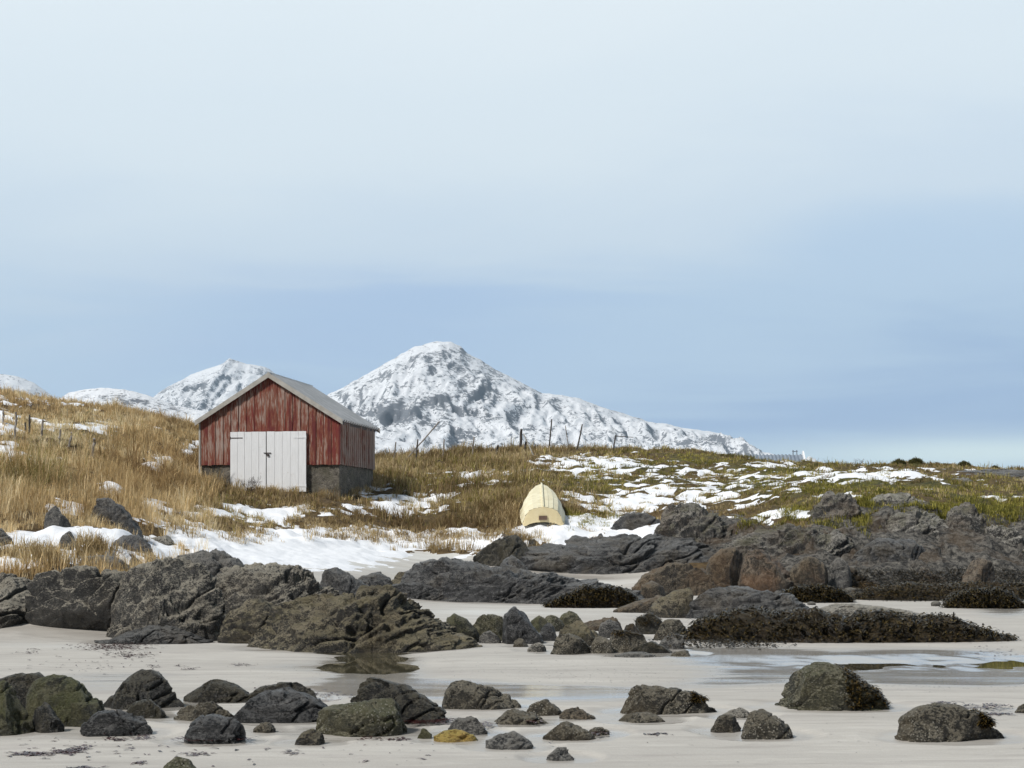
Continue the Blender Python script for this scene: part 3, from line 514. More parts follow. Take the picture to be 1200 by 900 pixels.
# ---- heap of rounded stones mid beach
SH = 'heap of stones mid beach'
for lab, prof, base, mat, kw in [
 ('pale olive stone at the left end of the stone heap', [(514,750),(519,728),(532,719),(546,724),(556,735),(564,752)], 752, 'olive', {}),
 ('flat topped olive stone touching the dark leaning stone', [(550,746),(552,726),(563,718),(580,720),(597,722),(602,748)], 750, 'barngreen', {}),
 ('tall dark leaning stone with a peaked top', [(578,752),(587,724),(602,711),(615,718),(628,737),(637,753)], 754, 'blackgrey', {}),
 ('small speckled cone stone in front of the flat topped olive stone', [(558,752),(566,742),(574,739),(582,744),(588,753)], 753, 'grey', {}),
 ('smooth green stone behind the dark leaning stone', [(618,738),(624,725),(632,721),(640,726),(646,738)], 740, 'olive', {}),
 ('second smooth green stone, paler, left of the stone dome', [(634,734),(640,722),(650,719),(658,724),(662,734)], 738, 'barngreen', {}),
 ('small blue black stone in the middle of the heap', [(630,748),(636,733),(643,728),(650,735),(653,749)], 750, 'blackgrey', {}),
 ('large tan ridged stone at the centre of the heap', [(644,754),(649,735),(662,726),(680,726),(692,738),(703,755)], 757, 'ochre', {}),
 ('long barnacled stone lying at the front of the heap', [(641,758),(648,743),(663,741),(680,748),(692,757),(702,765)], 766, 'barn', {}),
 ('round topped stone dome at the back of the heap', [(652,732),(659,720),(668,716),(678,719),(686,732)], 736, 'barngreen', {}),
 ('flat dark stone at the back of the heap', [(680,734),(688,722),(705,721),(722,722),(730,736)], 738, 'brown', {}),
 ('plain round grey stone behind the brown weedy stone', [(697,744),(703,730),(714,725),(724,730),(731,744)], 747, 'grey', {}),
 ('pale barnacled stone right of the long front stone', [(690,764),(695,749),(704,744),(714,749),(720,765)], 765, 'barn', {}),
 ('round stone with brown weed over its top', [(706,762),(714,742),(728,734),(745,734),(755,744),(760,764)], 764, 'barn', {}),
 ('black weedy lump standing up behind the heap', [(738,742),(744,726),(754,721),(762,717),(774,726),(782,742)], 742, 'black', {}),
 ('wedge of wet black stone at the right front of the heap', [(738,763),(750,752),(764,751),(774,756),(786,764)], 765, 'black', {}),
 ('grey block with a notched pale top right of the black lump', [(764,746),(768,731),(780,726),(800,726),(809,733),(812,746)], 750, 'barn', {'chip': 6}),
 ('lower grey block with weed draped on its side', [(770,760),(774,748),(790,744),(806,746),(811,760)], 760, 'grey', {'chip': 6}),
 ('pale flat chip of stone in front of the heap', [(618,762),(622,755),(632,753),(639,757),(641,763)], 763, 'pale', {'chip': 5}),
 ('little dark stone between the leaning stone and the pale chip', [(598,757),(604,749),(612,748),(620,757)], 758, 'barn', {}),
 ('dark brown stone behind the weedy round stone', [(728,744),(733,733),(742,730),(752,744)], 746, 'weedbed', {}),
 ('low brown stone behind the long front stone', [(676,750),(684,740),(696,738),(706,750)], 752, 'ochre', {}),
 ('flat wet stone at the waterline right of the heap', [(782,767),(795,762),(808,763),(815,768)], 768, 'barn', {}),
 ('sandy half buried stone at the front of the black wedge', [(720,769),(738,764),(756,764),(768,769)], 769, 'grey', {}),
 ]:
    rock(lab, prof, base, mat=mat, name='stone', depth=kw.get('depth', 0.7), chip=kw.get('chip', 6), rough=0.03, group=SH)
# ---- boulders on the near sand
BS = 'boulders on the near sand'
for lab, prof, base, mat, kw in [
 ('big moss green boulder cut off by the left edge', [(-62,856),(-50,815),(-20,796),(5,798),(20,815),(33,840),(40,857)], 857, 'olive', {}),
 ('black boulder behind the two mossy ones at the left edge', [(-24,828),(0,799),(20,791),(47,790),(60,800),(72,826)], 832, 'black', {}),
 ('wide moss green boulder with a flat top near the left edge', [(30,846),(35,803),(50,793),(75,793),(95,802),(106,815),(118,822),(126,848)], 847, 'olive', {}),
 ('yellow green mossy shelf on the right of the wide mossy boulder', [(76,844),(84,820),(100,814),(115,818),(124,832),(120,846)], 848, 'olive', {}),
 ('small blackish round stone in front of the wide mossy boulder', [(33,852),(40,831),(49,822),(58,825),(68,841),(75,852)], 854, 'black', {}),
 ('angular grey boulder with a sharp ridge and dark right face', [(97,852),(110,838),(122,829),(146,829),(165,838),(178,853)], 859, 'blackgrey', {'chip': 8}),
 ('smooth flat black stone behind the angular grey boulder', [(145,838),(158,823),(175,819),(190,822),(198,836)], 840, 'black', {}),
 ('tall dark boulder with ochre weed at its left foot', [(120,828),(134,811),(150,795),(166,787),(180,789),(195,798),(209,815),(218,828)], 830, 'black', {}),
 ('black boulder tapering to the right, left of the flat layered rock', [(218,822),(222,806),(232,795),(247,792),(262,798),(285,808),(302,821)], 822, 'black', {'depth': 0.5}),
 ('low brown boulder behind the grey banded dome', [(203,841),(213,828),(227,821),(243,820),(258,829),(275,841)], 843, 'barn', {}),
 ('grey banded dome shaped stone with red weed at its foot', [(215,862),(225,846),(237,839),(255,838),(275,843),(291,860)], 867, 'blackgrey', {'chip': 2}),
 ('jet black ridge rising behind the flat layered rock', [(286,816),(305,806),(325,801),(345,798),(360,802),(372,816)], 822, 'black', {'depth': 0.4}),
 ('broad flat layered rock with an orange stained left edge', [(262,840),(273,824),(300,811),(330,808),(352,810),(370,818),(388,838)], 845, 'blackgrey', {'depth': 0.55, 'back': 0.3, 'chip': 3}),
 ('small dark pebble below the flat layered rock', [(297,854),(305,847),(315,846),(323,854)], 855, 'barn', {}),
 ('low brown stone left of the barnacled boulder pair', [(344,867),(352,858),(365,854),(376,857),(384,867)], 868, 'ochre', {}),
 ('barnacle dotted olive boulder in front of the dark slanting slab', [(360,850),(368,836),(385,829),(415,820),(440,811),(456,815),(466,830),(477,854)], 859, 'barngreen', {'chip': 5}),
 ('dark slanting slab with an ochre knob, behind the barnacle dotted boulder', [(404,826),(412,809),(421,797),(436,794),(455,800),(485,812),(510,825),(528,842)], 846, 'black', {'depth': 0.45, 'chip': 4}),
 ('humped black boulder alone right of the slanting slab', [(518,829),(522,808),(532,798),(545,797),(560,803),(580,807),(600,815),(609,830)], 831, 'barn', {'depth': 0.5}),
 ('low barnacled double stone right of the yellow stone', [(576,847),(584,833),(598,829),(612,834),(625,836),(642,847)], 847, 'barn', {}),
 ('whitish speckled stone in the small cluster mid front', [(617,834),(625,819),(632,816),(645,822),(662,836)], 838, 'barn', {}),
 ('brown streaked stone at the right end of the small cluster', [(656,838),(665,827),(675,828),(690,836),(699,842)], 842, 'brown', {}),
 ('dark flat stone behind the yellow stone', [(524,854),(538,841),(554,838),(566,845),(573,856)], 858, 'grey', {}),
 ('bright yellow and orange stone', [(509,863),(522,856),(535,854),(548,859),(562,864)], 865, 'yellow', {}),
 ('flat pale stone sunk in the sand right of the yellow stone', [(570,868),(584,858),(600,858),(615,866),(626,873)], 874, 'grey', {}),
 ('barnacle covered wedge of stone alone on the sand', [(636,860),(645,847),(656,843),(672,848),(690,857),(698,863)], 864, 'barn', {}),
 ('thin weedy stone right of the barnacle covered wedge', [(688,857),(697,852),(705,852),(714,857)], 859, 'barn', {}),
 ('half buried stone nearest the bottom, below the barnacle covered wedge', [(640,884),(652,876),(663,876),(674,885)], 886, 'grey', {}),
 ('long flat topped boulder with weed on its right end', [(724,838),(731,816),(742,804),(755,802),(775,806),(800,810),(825,820),(842,837)], 838, 'barn', {'depth': 0.5}),
 ('low barnacle crust stone at the foot of the long flat topped boulder', [(724,845),(734,836),(750,834),(768,836),(782,842)], 846, 'barn', {}),
 ('brown round stone left of the pinkish stone', [(833,856),(842,840),(852,836),(862,840),(870,856)], 857, 'barn', {}),
 ('pale weedy stone behind the brown round stone', [(842,840),(855,832),(868,829),(884,840)], 842, 'pale', {}),
 ('pinkish barnacled stone with a dark cap', [(856,862),(868,845),(880,834),(893,831),(910,838),(922,850),(929,863)], 864, 'barn', {}),
 ('largest boulder of the right sand, green domed with weed on its right side', [(897,832),(911,807),(928,789),(945,780),(965,779),(985,785),(1005,797),(1030,813),(1045,833)], 835, 'barngreen', {'depth': 0.6, 'chip': 3}),
 ('low brown domed boulder near the right corner with a weed fringe', [(1052,864),(1062,840),(1078,830),(1100,825),(1130,827),(1150,834),(1167,850),(1180,867)], 869, 'barn', {'depth': 0.6, 'chip': 3}),
 ('small brown boulder cut off by the right edge', [(1184,836),(1192,824),(1205,820),(1222,828),(1232,836)], 837, 'barn', {}),
 ('speckled green stone at the bottom edge', [(187,910),(196,889),(208,886),(222,890),(236,910)], 914, 'barngreen', {}),
 ('tiny green stone in front of the slanting slab', [(488,859),(496,854),(502,855),(508,860)], 861, 'olive', {}),
 ]:
    rock(lab, prof, base, mat=mat, name='boulder' if prof[-1][0] - prof[0][0] > 45 else 'stone', depth=kw.get('depth', 0.65), sq=0.95, chip=kw.get('chip', 6), back=kw.get('back', 0.0), rough=0.03, group=BS, nu=int(max(40, (prof[-1][0] - prof[0][0]) * 0.9)))
# ------------------------------------------------------------------ ground sheet, with wet hollows scoured round each stone
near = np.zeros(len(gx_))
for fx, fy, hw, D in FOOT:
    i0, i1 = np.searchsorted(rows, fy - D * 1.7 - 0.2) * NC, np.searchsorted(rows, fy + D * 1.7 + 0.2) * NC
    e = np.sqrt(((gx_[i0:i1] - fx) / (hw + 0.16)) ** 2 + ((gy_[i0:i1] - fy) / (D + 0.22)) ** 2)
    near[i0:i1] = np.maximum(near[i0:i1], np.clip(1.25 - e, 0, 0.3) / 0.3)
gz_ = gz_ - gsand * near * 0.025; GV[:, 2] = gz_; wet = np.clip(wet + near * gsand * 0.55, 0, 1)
qs = gsand[quads].mean(1)
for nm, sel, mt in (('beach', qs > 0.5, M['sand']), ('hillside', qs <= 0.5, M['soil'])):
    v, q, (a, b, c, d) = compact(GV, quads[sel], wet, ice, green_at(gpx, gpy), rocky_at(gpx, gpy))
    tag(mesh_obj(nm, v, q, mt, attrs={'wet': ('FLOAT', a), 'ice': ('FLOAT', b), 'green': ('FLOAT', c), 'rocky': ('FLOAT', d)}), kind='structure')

# snow: a crust whose thickness falls below zero (under the ground) at the edge of each patch
SNOW = [(335,648,135,22,1.8),(250,632,50,10,0.9),(430,628,70,9,1.0),(520,628,60,8,0.8),(45,637,54.6,18.0,1.8),(150,645,36.4,19.2,1.44),(95,655,60,7,1.08),(40,664,91.0,6.0,1.32),(10,537,18,18,1.03),(45,545,22,10,0.78),(85,598,18,8,1.03),(60,595,10,6,1.24),(128,577,14,8,1.08),(180,590,16,9,0.93),(205,612,40,16,0.73),(290,602,60,11,0.65),(340,600,50,12,0.68),(410,600,40,8,0.4),(420,572,14,9,1.0),(370,625,60,6,0.36),(655,622,50,13,1.8),(720,618,70,12,1.5),(765,630,45,8,1.1),(690,640,70,5,0.8),(570,640,30,9,1.2),(500,640,50,5,1.1),(690,583,80,12,0.44),(740,595,80,10,0.61),(640,545,90,10,0.38),(800,580,90,12,0.47),(700,560,110,14,0.38),(560,560,60,12,0.62),(500,590,60,14,0.65),(470,600,40,10,0.56),(850,560,120,16,0.36),(920,607,50,5,1.2),(880,616,30,4,0.9),(985,581,45,4,0.61),(1060,555,110,8,0.45),(950,570,120,18,0.3),(1140,570,80,12,0.32),(120,480,100,8,0.39),(60,500,60,10,0.45),(225,530,16,12,0.93),(30,470,60,8,0.45),(150,540,120,40,0.34),(450,570,60,20,0.44),(1100,605,80,10,0.3),(920,545,60,6,0.36),(760,545,100,10,0.36),(0,500,30,20,0.7),(75,470,60,4,0.41),(160,500,60,6,0.45),(110,505,60,5,0.41),(190,545,20,8,0.69),(20,575,20,6,0.57),(700,540,60,8,0.4),(870,590,60,6,0.5),(1000,560,60,6,0.5),(1170,585,40,5,0.5)]
def snow_t(x, y, px, py, sand):
    m = blobs(px, py, SNOW)
    n = fbm(P2(x, y, 0.55, 4.0), 2) * 0.30 + fbm(P2(x * 0.75, y, 1.5, 2.0), 4, 0.65) * 0.58
    t = (np.minimum(m + 0.06, 1.25) * 0.8 + n - 0.56) * 0.12
    return np.clip(t, -0.06, 0.10) - (m < 0.03) * 0.2 - (y > 100) * 0.2
st = snow_t(gx_, gy_, gpx, gpy, gsand)
keep = st[quads].max(1) > -0.012
v, q, _ = compact(np.stack([gx_, gy_, gz_ + st], 1), quads[keep])
tag(mesh_obj('snow', v, q, M['snow']), kind='stuff')

# pools of standing water on the sand
def pool(cx, cy, rx, ry, level):
    pts = []
    for a in np.linspace(0, 2 * math.pi, 72, endpoint=False):
        rr = 1.75 + 0.12 * math.sin(3 * a + cx)
        px, py = cx + rx * rr * math.cos(a), cy + ry * rr * math.sin(a)
        Y = EYE * F / (py - HZ); pts.append(((px - 600) / F * Y, Y, level))
    c = np.mean(np.array(pts), 0); v = np.vstack([pts, c]); n = len(pts)
    tag(mesh_obj('water', v, np.array([(i, (i + 1) % n, n) for i in range(n)]), M['water']), kind='structure')
pool(438, 772, 52, 17, -0.036); pool(1160, 776, 90, 9, -0.036); pool(985, 777, 120, 7, -0.040)

# ---- pebbles among the weed
rg = np.random.default_rng(11)
_peb = []
for k in range(70):
    px, py = rg.uniform(895, 1010), rg.uniform(672, 706)
    if k > 50: px, py = rg.uniform(700, 1190), rg.uniform(690, 712)
    x, y, z = cast(px, py, 20, 60); r = rg.uniform(0.06, 0.19)
    if k < 6:
        n = 14; th, ph = np.meshgrid(np.linspace(0, math.pi, n), np.linspace(0, 2 * math.pi, 2 * n, endpoint=False), indexing='ij')
        v = np.stack([np.sin(th) * np.cos(ph), np.sin(th) * np.sin(ph) * 0.8, np.cos(th) * 0.62], -1).reshape(-1, 3)
        v = v * (1 + 0.35 * fbm(v * 1.3 + k * 9, 3)[:, None])
        i = np.arange(n * 2 * n).reshape(n, 2 * n); j = np.roll(i, -1, 1)
        q = np.stack([i[:-1], i[1:], j[1:], j[:-1]], -1).reshape(-1, 4)
        o = mesh_obj('pebble', v, q, K[['pale', 'grey', 'barn', 'grey', 'pale', 'brown'][k]]); _peb.append(o)
    else: o = _peb[k % 6].copy(); COL.objects.link(o)
    o.location = (x, y, z + r * 0.25); o.scale = (r, r, r); o.rotation_euler = (0, 0, rg.uniform(0, 6.3))
    tag(o, 'fist to head sized pebble among the dark weed below the right cliff', 'pebble', 'pebbles among the weed')
# ---- seaweed
def blades(name, root, length, width, lean, col, mat, parent=None, kind='stuff', up=None, droop=0.5, az=None, seed=1, rise=1.0):
    rg = np.random.default_rng(seed); N = len(root)
    az = rg.uniform(0, 2 * math.pi, N) if az is None else az
    d = np.stack([np.cos(az), np.sin(az), np.zeros(N)], 1); sa = az + rg.uniform(0.8, 2.3, N)
    sd = np.stack([np.cos(sa), np.sin(sa), np.zeros(N)], 1) * (width / 2)[:, None]
    U = np.array([0, 0, 1.0])[None] if up is None else up
    L = length[:, None]; ln = lean[:, None]
    mid = root + U * L * (0.58 * rise) + d * L * ln * (0.28 if rise == 1 else 0.45)
    tip = root + U * L * ((1 - droop * ln) if rise == 1 else rise * -0.35) + d * L * ln * 0.9
    v = np.stack([root - sd, root + sd, mid + sd * 0.75, mid - sd * 0.75, tip], 1).reshape(-1, 3)
    b = np.arange(N)[:, None] * 5
    c = np.repeat(col[:, None, :], 5, 1); c = np.concatenate([c, np.ones((N, 5, 1))], 2)
    return tag(mesh_obj(name, v, [b + np.array([0, 1, 2, 3]), b + np.array([3, 2, 4])], mat, parent, True, {'col': ('FLOAT_COLOR', c)}), kind=kind)
def weed_on(pts, n, name, seed, parent=None, size=0.10, cols=((0.012, 0.010, 0.006), (0.06, 0.036, 0.012)), lift=0.0):
    rg = np.random.default_rng(seed); i = rg.integers(0, len(pts), n)
    root = pts[i] + rg.normal(size=(n, 3)) * (np.array([0.05, 0.05, 0.02]) if parent is None else np.array([0.012, 0.012, 0.008])); root[:, 2] += lift
    t = rg.random((n, 1)) ** 2; col = np.array(cols[0]) * (1 - t) + np.array(cols[1]) * t
    if parent is not None: root = root - np.array(parent.location)
    o = blades(name, root, rg.uniform(0.5, 1.5, n) * size, rg.uniform(0.16, 0.34, n) * size, rg.uniform(0.4, 1.1, n), col, M['weedblade'], parent, 'stuff', seed=seed, rise=0.3 if parent is None else 0.24)
    return o
bed = []
def weed_hump(prof, base=None, Y=None, depth=0.4, **kw):
    o = rock('', prof, base, Y=Y, mat='weedbed', name='seaweed', cat='seaweed', depth=depth, rough=0.20, sq=0.9, **kw)
    for k in ('label', 'category'):
        if k in o: del o[k]
    o['kind'] = 'stuff'; V = ROCKS[-1][1]; bed.append(V[V[:, 2] > V[:, 2].min() + 0.15])
weed_hump([(785,757),(805,742),(830,727),(850,723),(885,714),(915,723),(950,716),(990,724),(1030,718),(1070,726),(1105,722),(1140,735),(1184,749)], base=754, depth=0.22, back=0.3)
weed_hump([(1105,714),(1125,698),(1150,692),(1180,696),(1200,712)], base=714, depth=0.5)
weed_hump([(985,706),(1020,690),(1060,684),(1120,686),(1180,684),(1260,690),(1320,706)], Y=38.5, depth=0.2)
weed_hump([(905,706),(930,690),(960,688),(985,694),(998,706)], Y=37, depth=0.4)
weed_hump([(640,710),(670,698),(705,690),(730,692),(748,706)], Y=35.0, depth=0.25)
bpts = np.concatenate([b[np.random.default_rng(3).permutation(len(b))[:3000]] for b in bed])
weed_on(bpts, 30000, 'seaweed', 31, size=0.12, cols=((0.011, 0.009, 0.005), (0.10, 0.072, 0.026)))
pp = [cast(rg.uniform(840, 1215), rg.uniform(670, 705), 20, 60) for _ in range(260)]
pp += [cast(rg.uniform(1000, 1215), rg.uniform(668, 700), 20, 60) for _ in range(300)] + [cast(rg.uniform(800, 900), rg.uniform(745, 760), 20, 60) for _ in range(60)]
weed_on(np.repeat(np.array(pp), 30, 0) + np.random.default_rng(2).normal(size=(len(pp) * 30, 3)) * np.array([0.25, 0.25, 0.02]), 16000, 'seaweed', 32, size=0.10, cols=((0.010, 0.008, 0.005), (0.06, 0.042, 0.016)))
def find(txt): return next(r for r in ROCKS if r[0].get('label') and txt in r[0]['label'])
for txt, cond, n in (('largest boulder of the right', lambda p, c: (p[:, 0] > c[0] + 0.12 - (p[:, 2] * 0.1)), 3000), ('low brown domed', lambda p, c: (p[:, 0] > c[0] + 0.2) & (p[:, 2] > 0.08), 1500),
                     ('long flat topped', lambda p, c: (p[:, 0] > c[0] + 0.2) & (p[:, 2] > 0.1), 1300), ('round stone with brown weed', lambda p, c: p[:, 2] > 0.2, 500), ('lower grey block', lambda p, c: p[:, 2] > 0.12, 260),
                     ('black weedy lump', lambda p, c: p[:, 2] > 0.1, 500)):
    o, V, hm = find(txt); p = V[cond(V, o.location) & (V[:, 2] > 0.03)]
    if len(p): weed_on(p, n, 'seaweed_fringe', len(txt), parent=o, size=0.06, cols=((0.014, 0.011, 0.005), (0.13, 0.085, 0.024)))
# scraps of red brown weed and shell grit left on the sand
def scraps(spots, seed, name, cols, size):
    rg = np.random.default_rng(seed); pts = []
    for px, py, sx, sy, n in spots:
        for _ in range(n): pts.append((px + rg.normal() * sx, py + rg.normal() * sy))
    pts = np.array(pts); pts = pts[pts[:, 1] > 722]; Y = EYE * F / (pts[:, 1] - HZ); X = (pts[:, 0] - 600) / F * Y
    root = np.stack([X, Y, ground(X, Y) + 0.004], 1); N = len(root); t = rg.random((N, 1)); col = np.array(cols[0]) * (1 - t) + np.array(cols[1]) * t
    blades(name, root, rg.uniform(0.4, 1.6, N) * size, rg.uniform(0.2, 0.6, N) * size, rg.uniform(1.0, 1.35, N), col, M['weedblade'], seed=seed, rise=0.12)
scraps([(135,758,22,2.2,500),(150,767,16,1.5,160),(30,765,8,1,20),(38,761,3,1,14),(110,776,40,6,60),(180,779,3,1,22),(223,782,5,1,26),(282,777,7,1,34),(208,778,2,1,10),(40,881,11,1,90),(78,879,7,1.6,110),(100,875,4,1.5,24),(133,865,6,1.2,40),
        (168,863,6,1.5,40),(235,865,14,1.2,130),(285,865,3,1,20),(95,897,8,1,40),(165,892,4,1,16),(230,882,8,1,26),(342,881,4,1.2,22),(360,816,24,3,120),(330,812,14,3,60),(500,847,14,1.5,110),(524,845,8,1,40),(430,864,8,.8,24),(468,865,8,.8,40),(565,850,6,2,40),
        (625,846,5,1,40),(700,860,6,.8,20),(770,861,6,.8,24),(1150,832,20,1.5,110),(1170,841,10,1,60),(1110,828,10,1,30),(60,870,150,10,60),(250,880,120,8,40),(1160,764,30,4,60)], 5, 'seaweed_scraps', ((0.018,0.008,0.008),(0.075,0.022,0.022)), 0.055)
scraps([(640,782,80,7,150),(700,795,60,6,140),(480,770,60,6,50),(330,790,40,6,70),(900,805,60,5,70),(1110,805,70,5,200),(760,775,80,6,110),(560,745,60,8,50),(60,785,60,8,50),(1000,800,100,6,90),(300,860,300,22,120),(900,875,250,14,70)], 6, 'beach_grit', ((0.02,0.018,0.015),(0.07,0.055,0.04)), 0.022)
# ------------------------------------------------------------------ barn
A_ = R(8.7); BW, BD = 4.665, 4.76
bx0, by0 = -5.555 - 0.9885 * BW / 2, 55 + 0.151 * BW / 2
BZ = 2.60
barn = empty('wooden_barn', (bx0, by0, BZ), -A_, 'weathered red plank barn with white double doors, metal roof and grey foundation', 'barn')
def mat_redwood(name, wear):
    m, T = new_mat(name); o = T.obj; rnd = attr(T, 'rnd')
    off = T.add('ShaderNodeCombineXYZ', {0: T.math('MULTIPLY', rnd, 40.0), 2: T.math('MULTIPLY', rnd, 23.0)}).outputs[0]
    p = T.add('ShaderNodeVectorMath', {0: o, 1: off}, operation='ADD').outputs[0]
    s1 = T.noise(T.mapping(p, (14, 14, 1.6)), 1.0, 6, 0.7); s2 = T.noise(T.mapping(p, (40, 40, 3.5)), 1.0, 4, 0.7); s3 = T.noise(T.mapping(o, (0.5, 0.5, 0.6)), 1.2, 3, 0.5)
    c = T.mix(rnd, (0.095, 0.012, 0.012), (0.18, 0.024, 0.019))
    w = T.math('ADD', T.math('MULTIPLY', s1, 0.62), T.math('ADD', T.math('MULTIPLY', s2, 0.38), T.math('ADD', T.math('MULTIPLY', T.math('SUBTRACT', s3, 0.5), 0.45), T.math('MULTIPLY', T.math('SUBTRACT', rnd, 0.5), 0.10))))
    c = T.mix(T.math('MULTIPLY', T.ramp(w, [(0.50 - wear, 0), (0.58 - wear, 1)]), 0.75), c, (0.21, 0.075, 0.035))
    c = T.mix(T.math('MULTIPLY', T.ramp(w, [(0.58 - wear, 0), (0.68 - wear, 1)]), 0.85), c, (0.36, 0.29, 0.25))
    setp(T, Base_Color=c, Roughness=0.85); bump(T, T.math('ADD', s1, s2), 0.4, 0.01); return m
RED = mat_redwood('worn_red_planks', 0.065); REDSIDE = mat_redwood('bleached_red_planks', 0.20)
def mat_whiteboard():
    m, T = new_mat('white_painted_boards'); o = T.obj
    s1 = T.noise(T.mapping(o, (10, 10, 1.2)), 1.5, 5, 0.7); s2 = T.noise(o, 7, 5, 0.7)
    c = T.mix(T.ramp(s1, [(0.4, 0), (0.7, 1)]), (0.80, 0.81, 0.82), (0.71, 0.715, 0.72)); c = T.mix(T.math('MULTIPLY', T.ramp(s2, [(0.60, 0), (0.72, 1)]), 0.4), c, (0.45, 0.41, 0.36))
    setp(T, Base_Color=c, Roughness=0.6); bump(T, s1, 0.2, 0.01); return m
WHITE = mat_whiteboard()
DARK = mat_plain('gap_shade', (0.02, 0.016, 0.014), (0.03, 0.025, 0.02)); IRON = mat_plain('rusty_iron', (0.03, 0.022, 0.018), (0.08, 0.05, 0.035), 0.6)
BARGE = mat_plain('grey_white_trim', (0.33, 0.31, 0.275), (0.44, 0.42, 0.38), 0.7, 5, 0, 0.2, (1, 1, 1))
STONE = mat_rock('mortared_foundation', (0.11, 0.095, 0.075), (0.27, 0.24, 0.195), (0.42, 0.38, 0.31), (0.11, 0.10, 0.06), 0.5, 0.5, 0.9, sc=2.2)
def mat_roof():
    m, T = new_mat('corrugated_steel'); n = T.noise(T.mapping(T.obj, (1.2, 3, 1)), 2.0, 5, 0.6); n2 = T.noise(T.obj, 22, 4, 0.7)
    c = T.mix(T.ramp(n, [(0.4, 0), (0.65, 1)]), (0.36, 0.37, 0.375), (0.48, 0.485, 0.49)); c = T.mix(T.math('MULTIPLY', T.ramp(n2, [(0.62, 0), (0.7, 1)]), 0.4), c, (0.25, 0.19, 0.14))
    setp(T, Base_Color=c, Roughness=0.5, Metallic=0.35); return m
ROOF = mat_roof()
HWB = BW / 2; ZW0 = 3.68 - BZ; ZE = 5.13 - BZ; ZR = 6.58 - BZ; SL = (ZR - ZE) / HWB       # plank foot, eave and ridge heights
rb = np.random.default_rng(4)
def planks(n, width, top, z0f, place, mat, name):
    mb = MB(); bw = width / n
    for i in range(n):
        a, b = -width / 2 + i * bw + 0.003, -width / 2 + (i + 1) * bw - 0.003
        pr = rb.uniform(0, 0.016) + (0.016 if i % 2 else 0); dz = rb.uniform(-0.015, 0.015); t = 0.024
        c = [place(x, y, z) for x, y, z in ((a, -t - pr, z0f(a) + dz), (b, -t - pr, z0f(b) + dz), (b, 0, z0f(b) + dz), (a, 0, z0f(a) + dz), (a, -t - pr, top(a)), (b, -t - pr, top(b)), (b, 0, top(b)), (a, 0, top(a)))]
        mb.hexa(c, float(rb.random()))
    return mb.build(name, mat, barn)
gable = lambda x: ZR - SL * abs(x) - 0.02
for nm, pl, mt in (('front_wall', lambda x, y, z: (x, y, z), RED), ('back_wall', lambda x, y, z: (-x, BD - y, z), RED)):
    planks(36, BW, gable, lambda x: ZW0, pl, mt, nm)
ZWB = ZW0 + 0.02
planks(34, BD, lambda x: ZE - 0.02, lambda x: ZW0 + (0.0 if x < 0 else 0.0), lambda x, y, z: (HWB - y, x + BD / 2, z), REDSIDE, 'side_wall')
planks(34, BD, lambda x: ZE - 0.02, lambda x: ZW0, lambda x, y, z: (-HWB + y, -x + BD / 2, z), RED, 'side_wall')
mb = MB(); i_ = 0.03
mb.hexa([(-HWB + i_, i_, ZW0), (HWB - i_, i_, ZW0), (HWB - i_, BD - i_, ZW0), (-HWB + i_, BD - i_, ZW0), (-HWB + i_, i_, ZE - .05), (HWB - i_, i_, ZE - .05), (HWB - i_, BD - i_, ZE - .05), (-HWB + i_, BD - i_, ZE - .05)])
mb._put([(-HWB + .05, i_, ZE - .05), (HWB - .05, i_, ZE - .05), (0, i_, ZR - .08), (-HWB + .05, BD - i_, ZE - .05), (HWB - .05, BD - i_, ZE - .05), (0, BD - i_, ZR - .08)], [(1, 4, 5, 2), (0, 2, 5, 3)], [(0, 1, 2), (4, 3, 5)])
mb.build('dark_backing', DARK, barn)  # dark shell behind the planks, the interior's shade put into its colour
# foundation: a displaced block wall with a plank-width set-back
def block(x0, x1, y0, y1, z0, z1, name, mat, n=26, amp=0.012, parent=barn):
    vs, fs, o = [], [], 0
    for (a, b, c) in (((x0, y0), (x1, y0), 0), ((x1, y0), (x1, y1), 1), ((x1, y1), (x0, y1), 2), ((x0, y1), (x0, y0), 3)):
        t = np.linspace(0, 1, n); zz = np.linspace(z0, z1, 14); Tm, Zm = np.meshgrid(t, zz, indexing='ij')
        X = a[0] + (b[0] - a[0]) * Tm; Yy = a[1] + (b[1] - a[1]) * Tm; v = np.stack([X.ravel(), Yy.ravel(), Zm.ravel()], 1)
        nrm = np.array([b[1] - a[1], -(b[0] - a[0]), 0]); nrm = nrm / np.linalg.norm(nrm)
        e = (np.sin(Tm.ravel() * math.pi) > 0.02)
        v += nrm * (fbm(v * 3 + 5, 3) * amp * 2 * e)[:, None]; ii = np.arange(n * 14).reshape(n, 14) + o
        vs.append(v); fs.append(np.stack([ii[:-1, :-1], ii[1:, :-1], ii[1:, 1:], ii[:-1, 1:]], -1).reshape(-1, 4)); o += n * 14
    v = np.vstack(vs + [np.array([(x0, y0, z1), (x1, y0, z1), (x1, y1, z1), (x0, y1, z1)])]); fs.append(np.array([[o, o + 1, o + 2, o + 3]]))
    return mesh_obj(name, v, np.vstack(fs), mat, parent, False)
block(-HWB + 0.02, HWB - 0.02, 0.03, BD - 0.02, -0.9, ZW0 - 0.004, 'foundation', STONE)
mb = MB(); mb.box(-0.55, 1.40, -0.10, 0.02, -0.6, 0.10); mb.build('door_sill', STONE, barn)
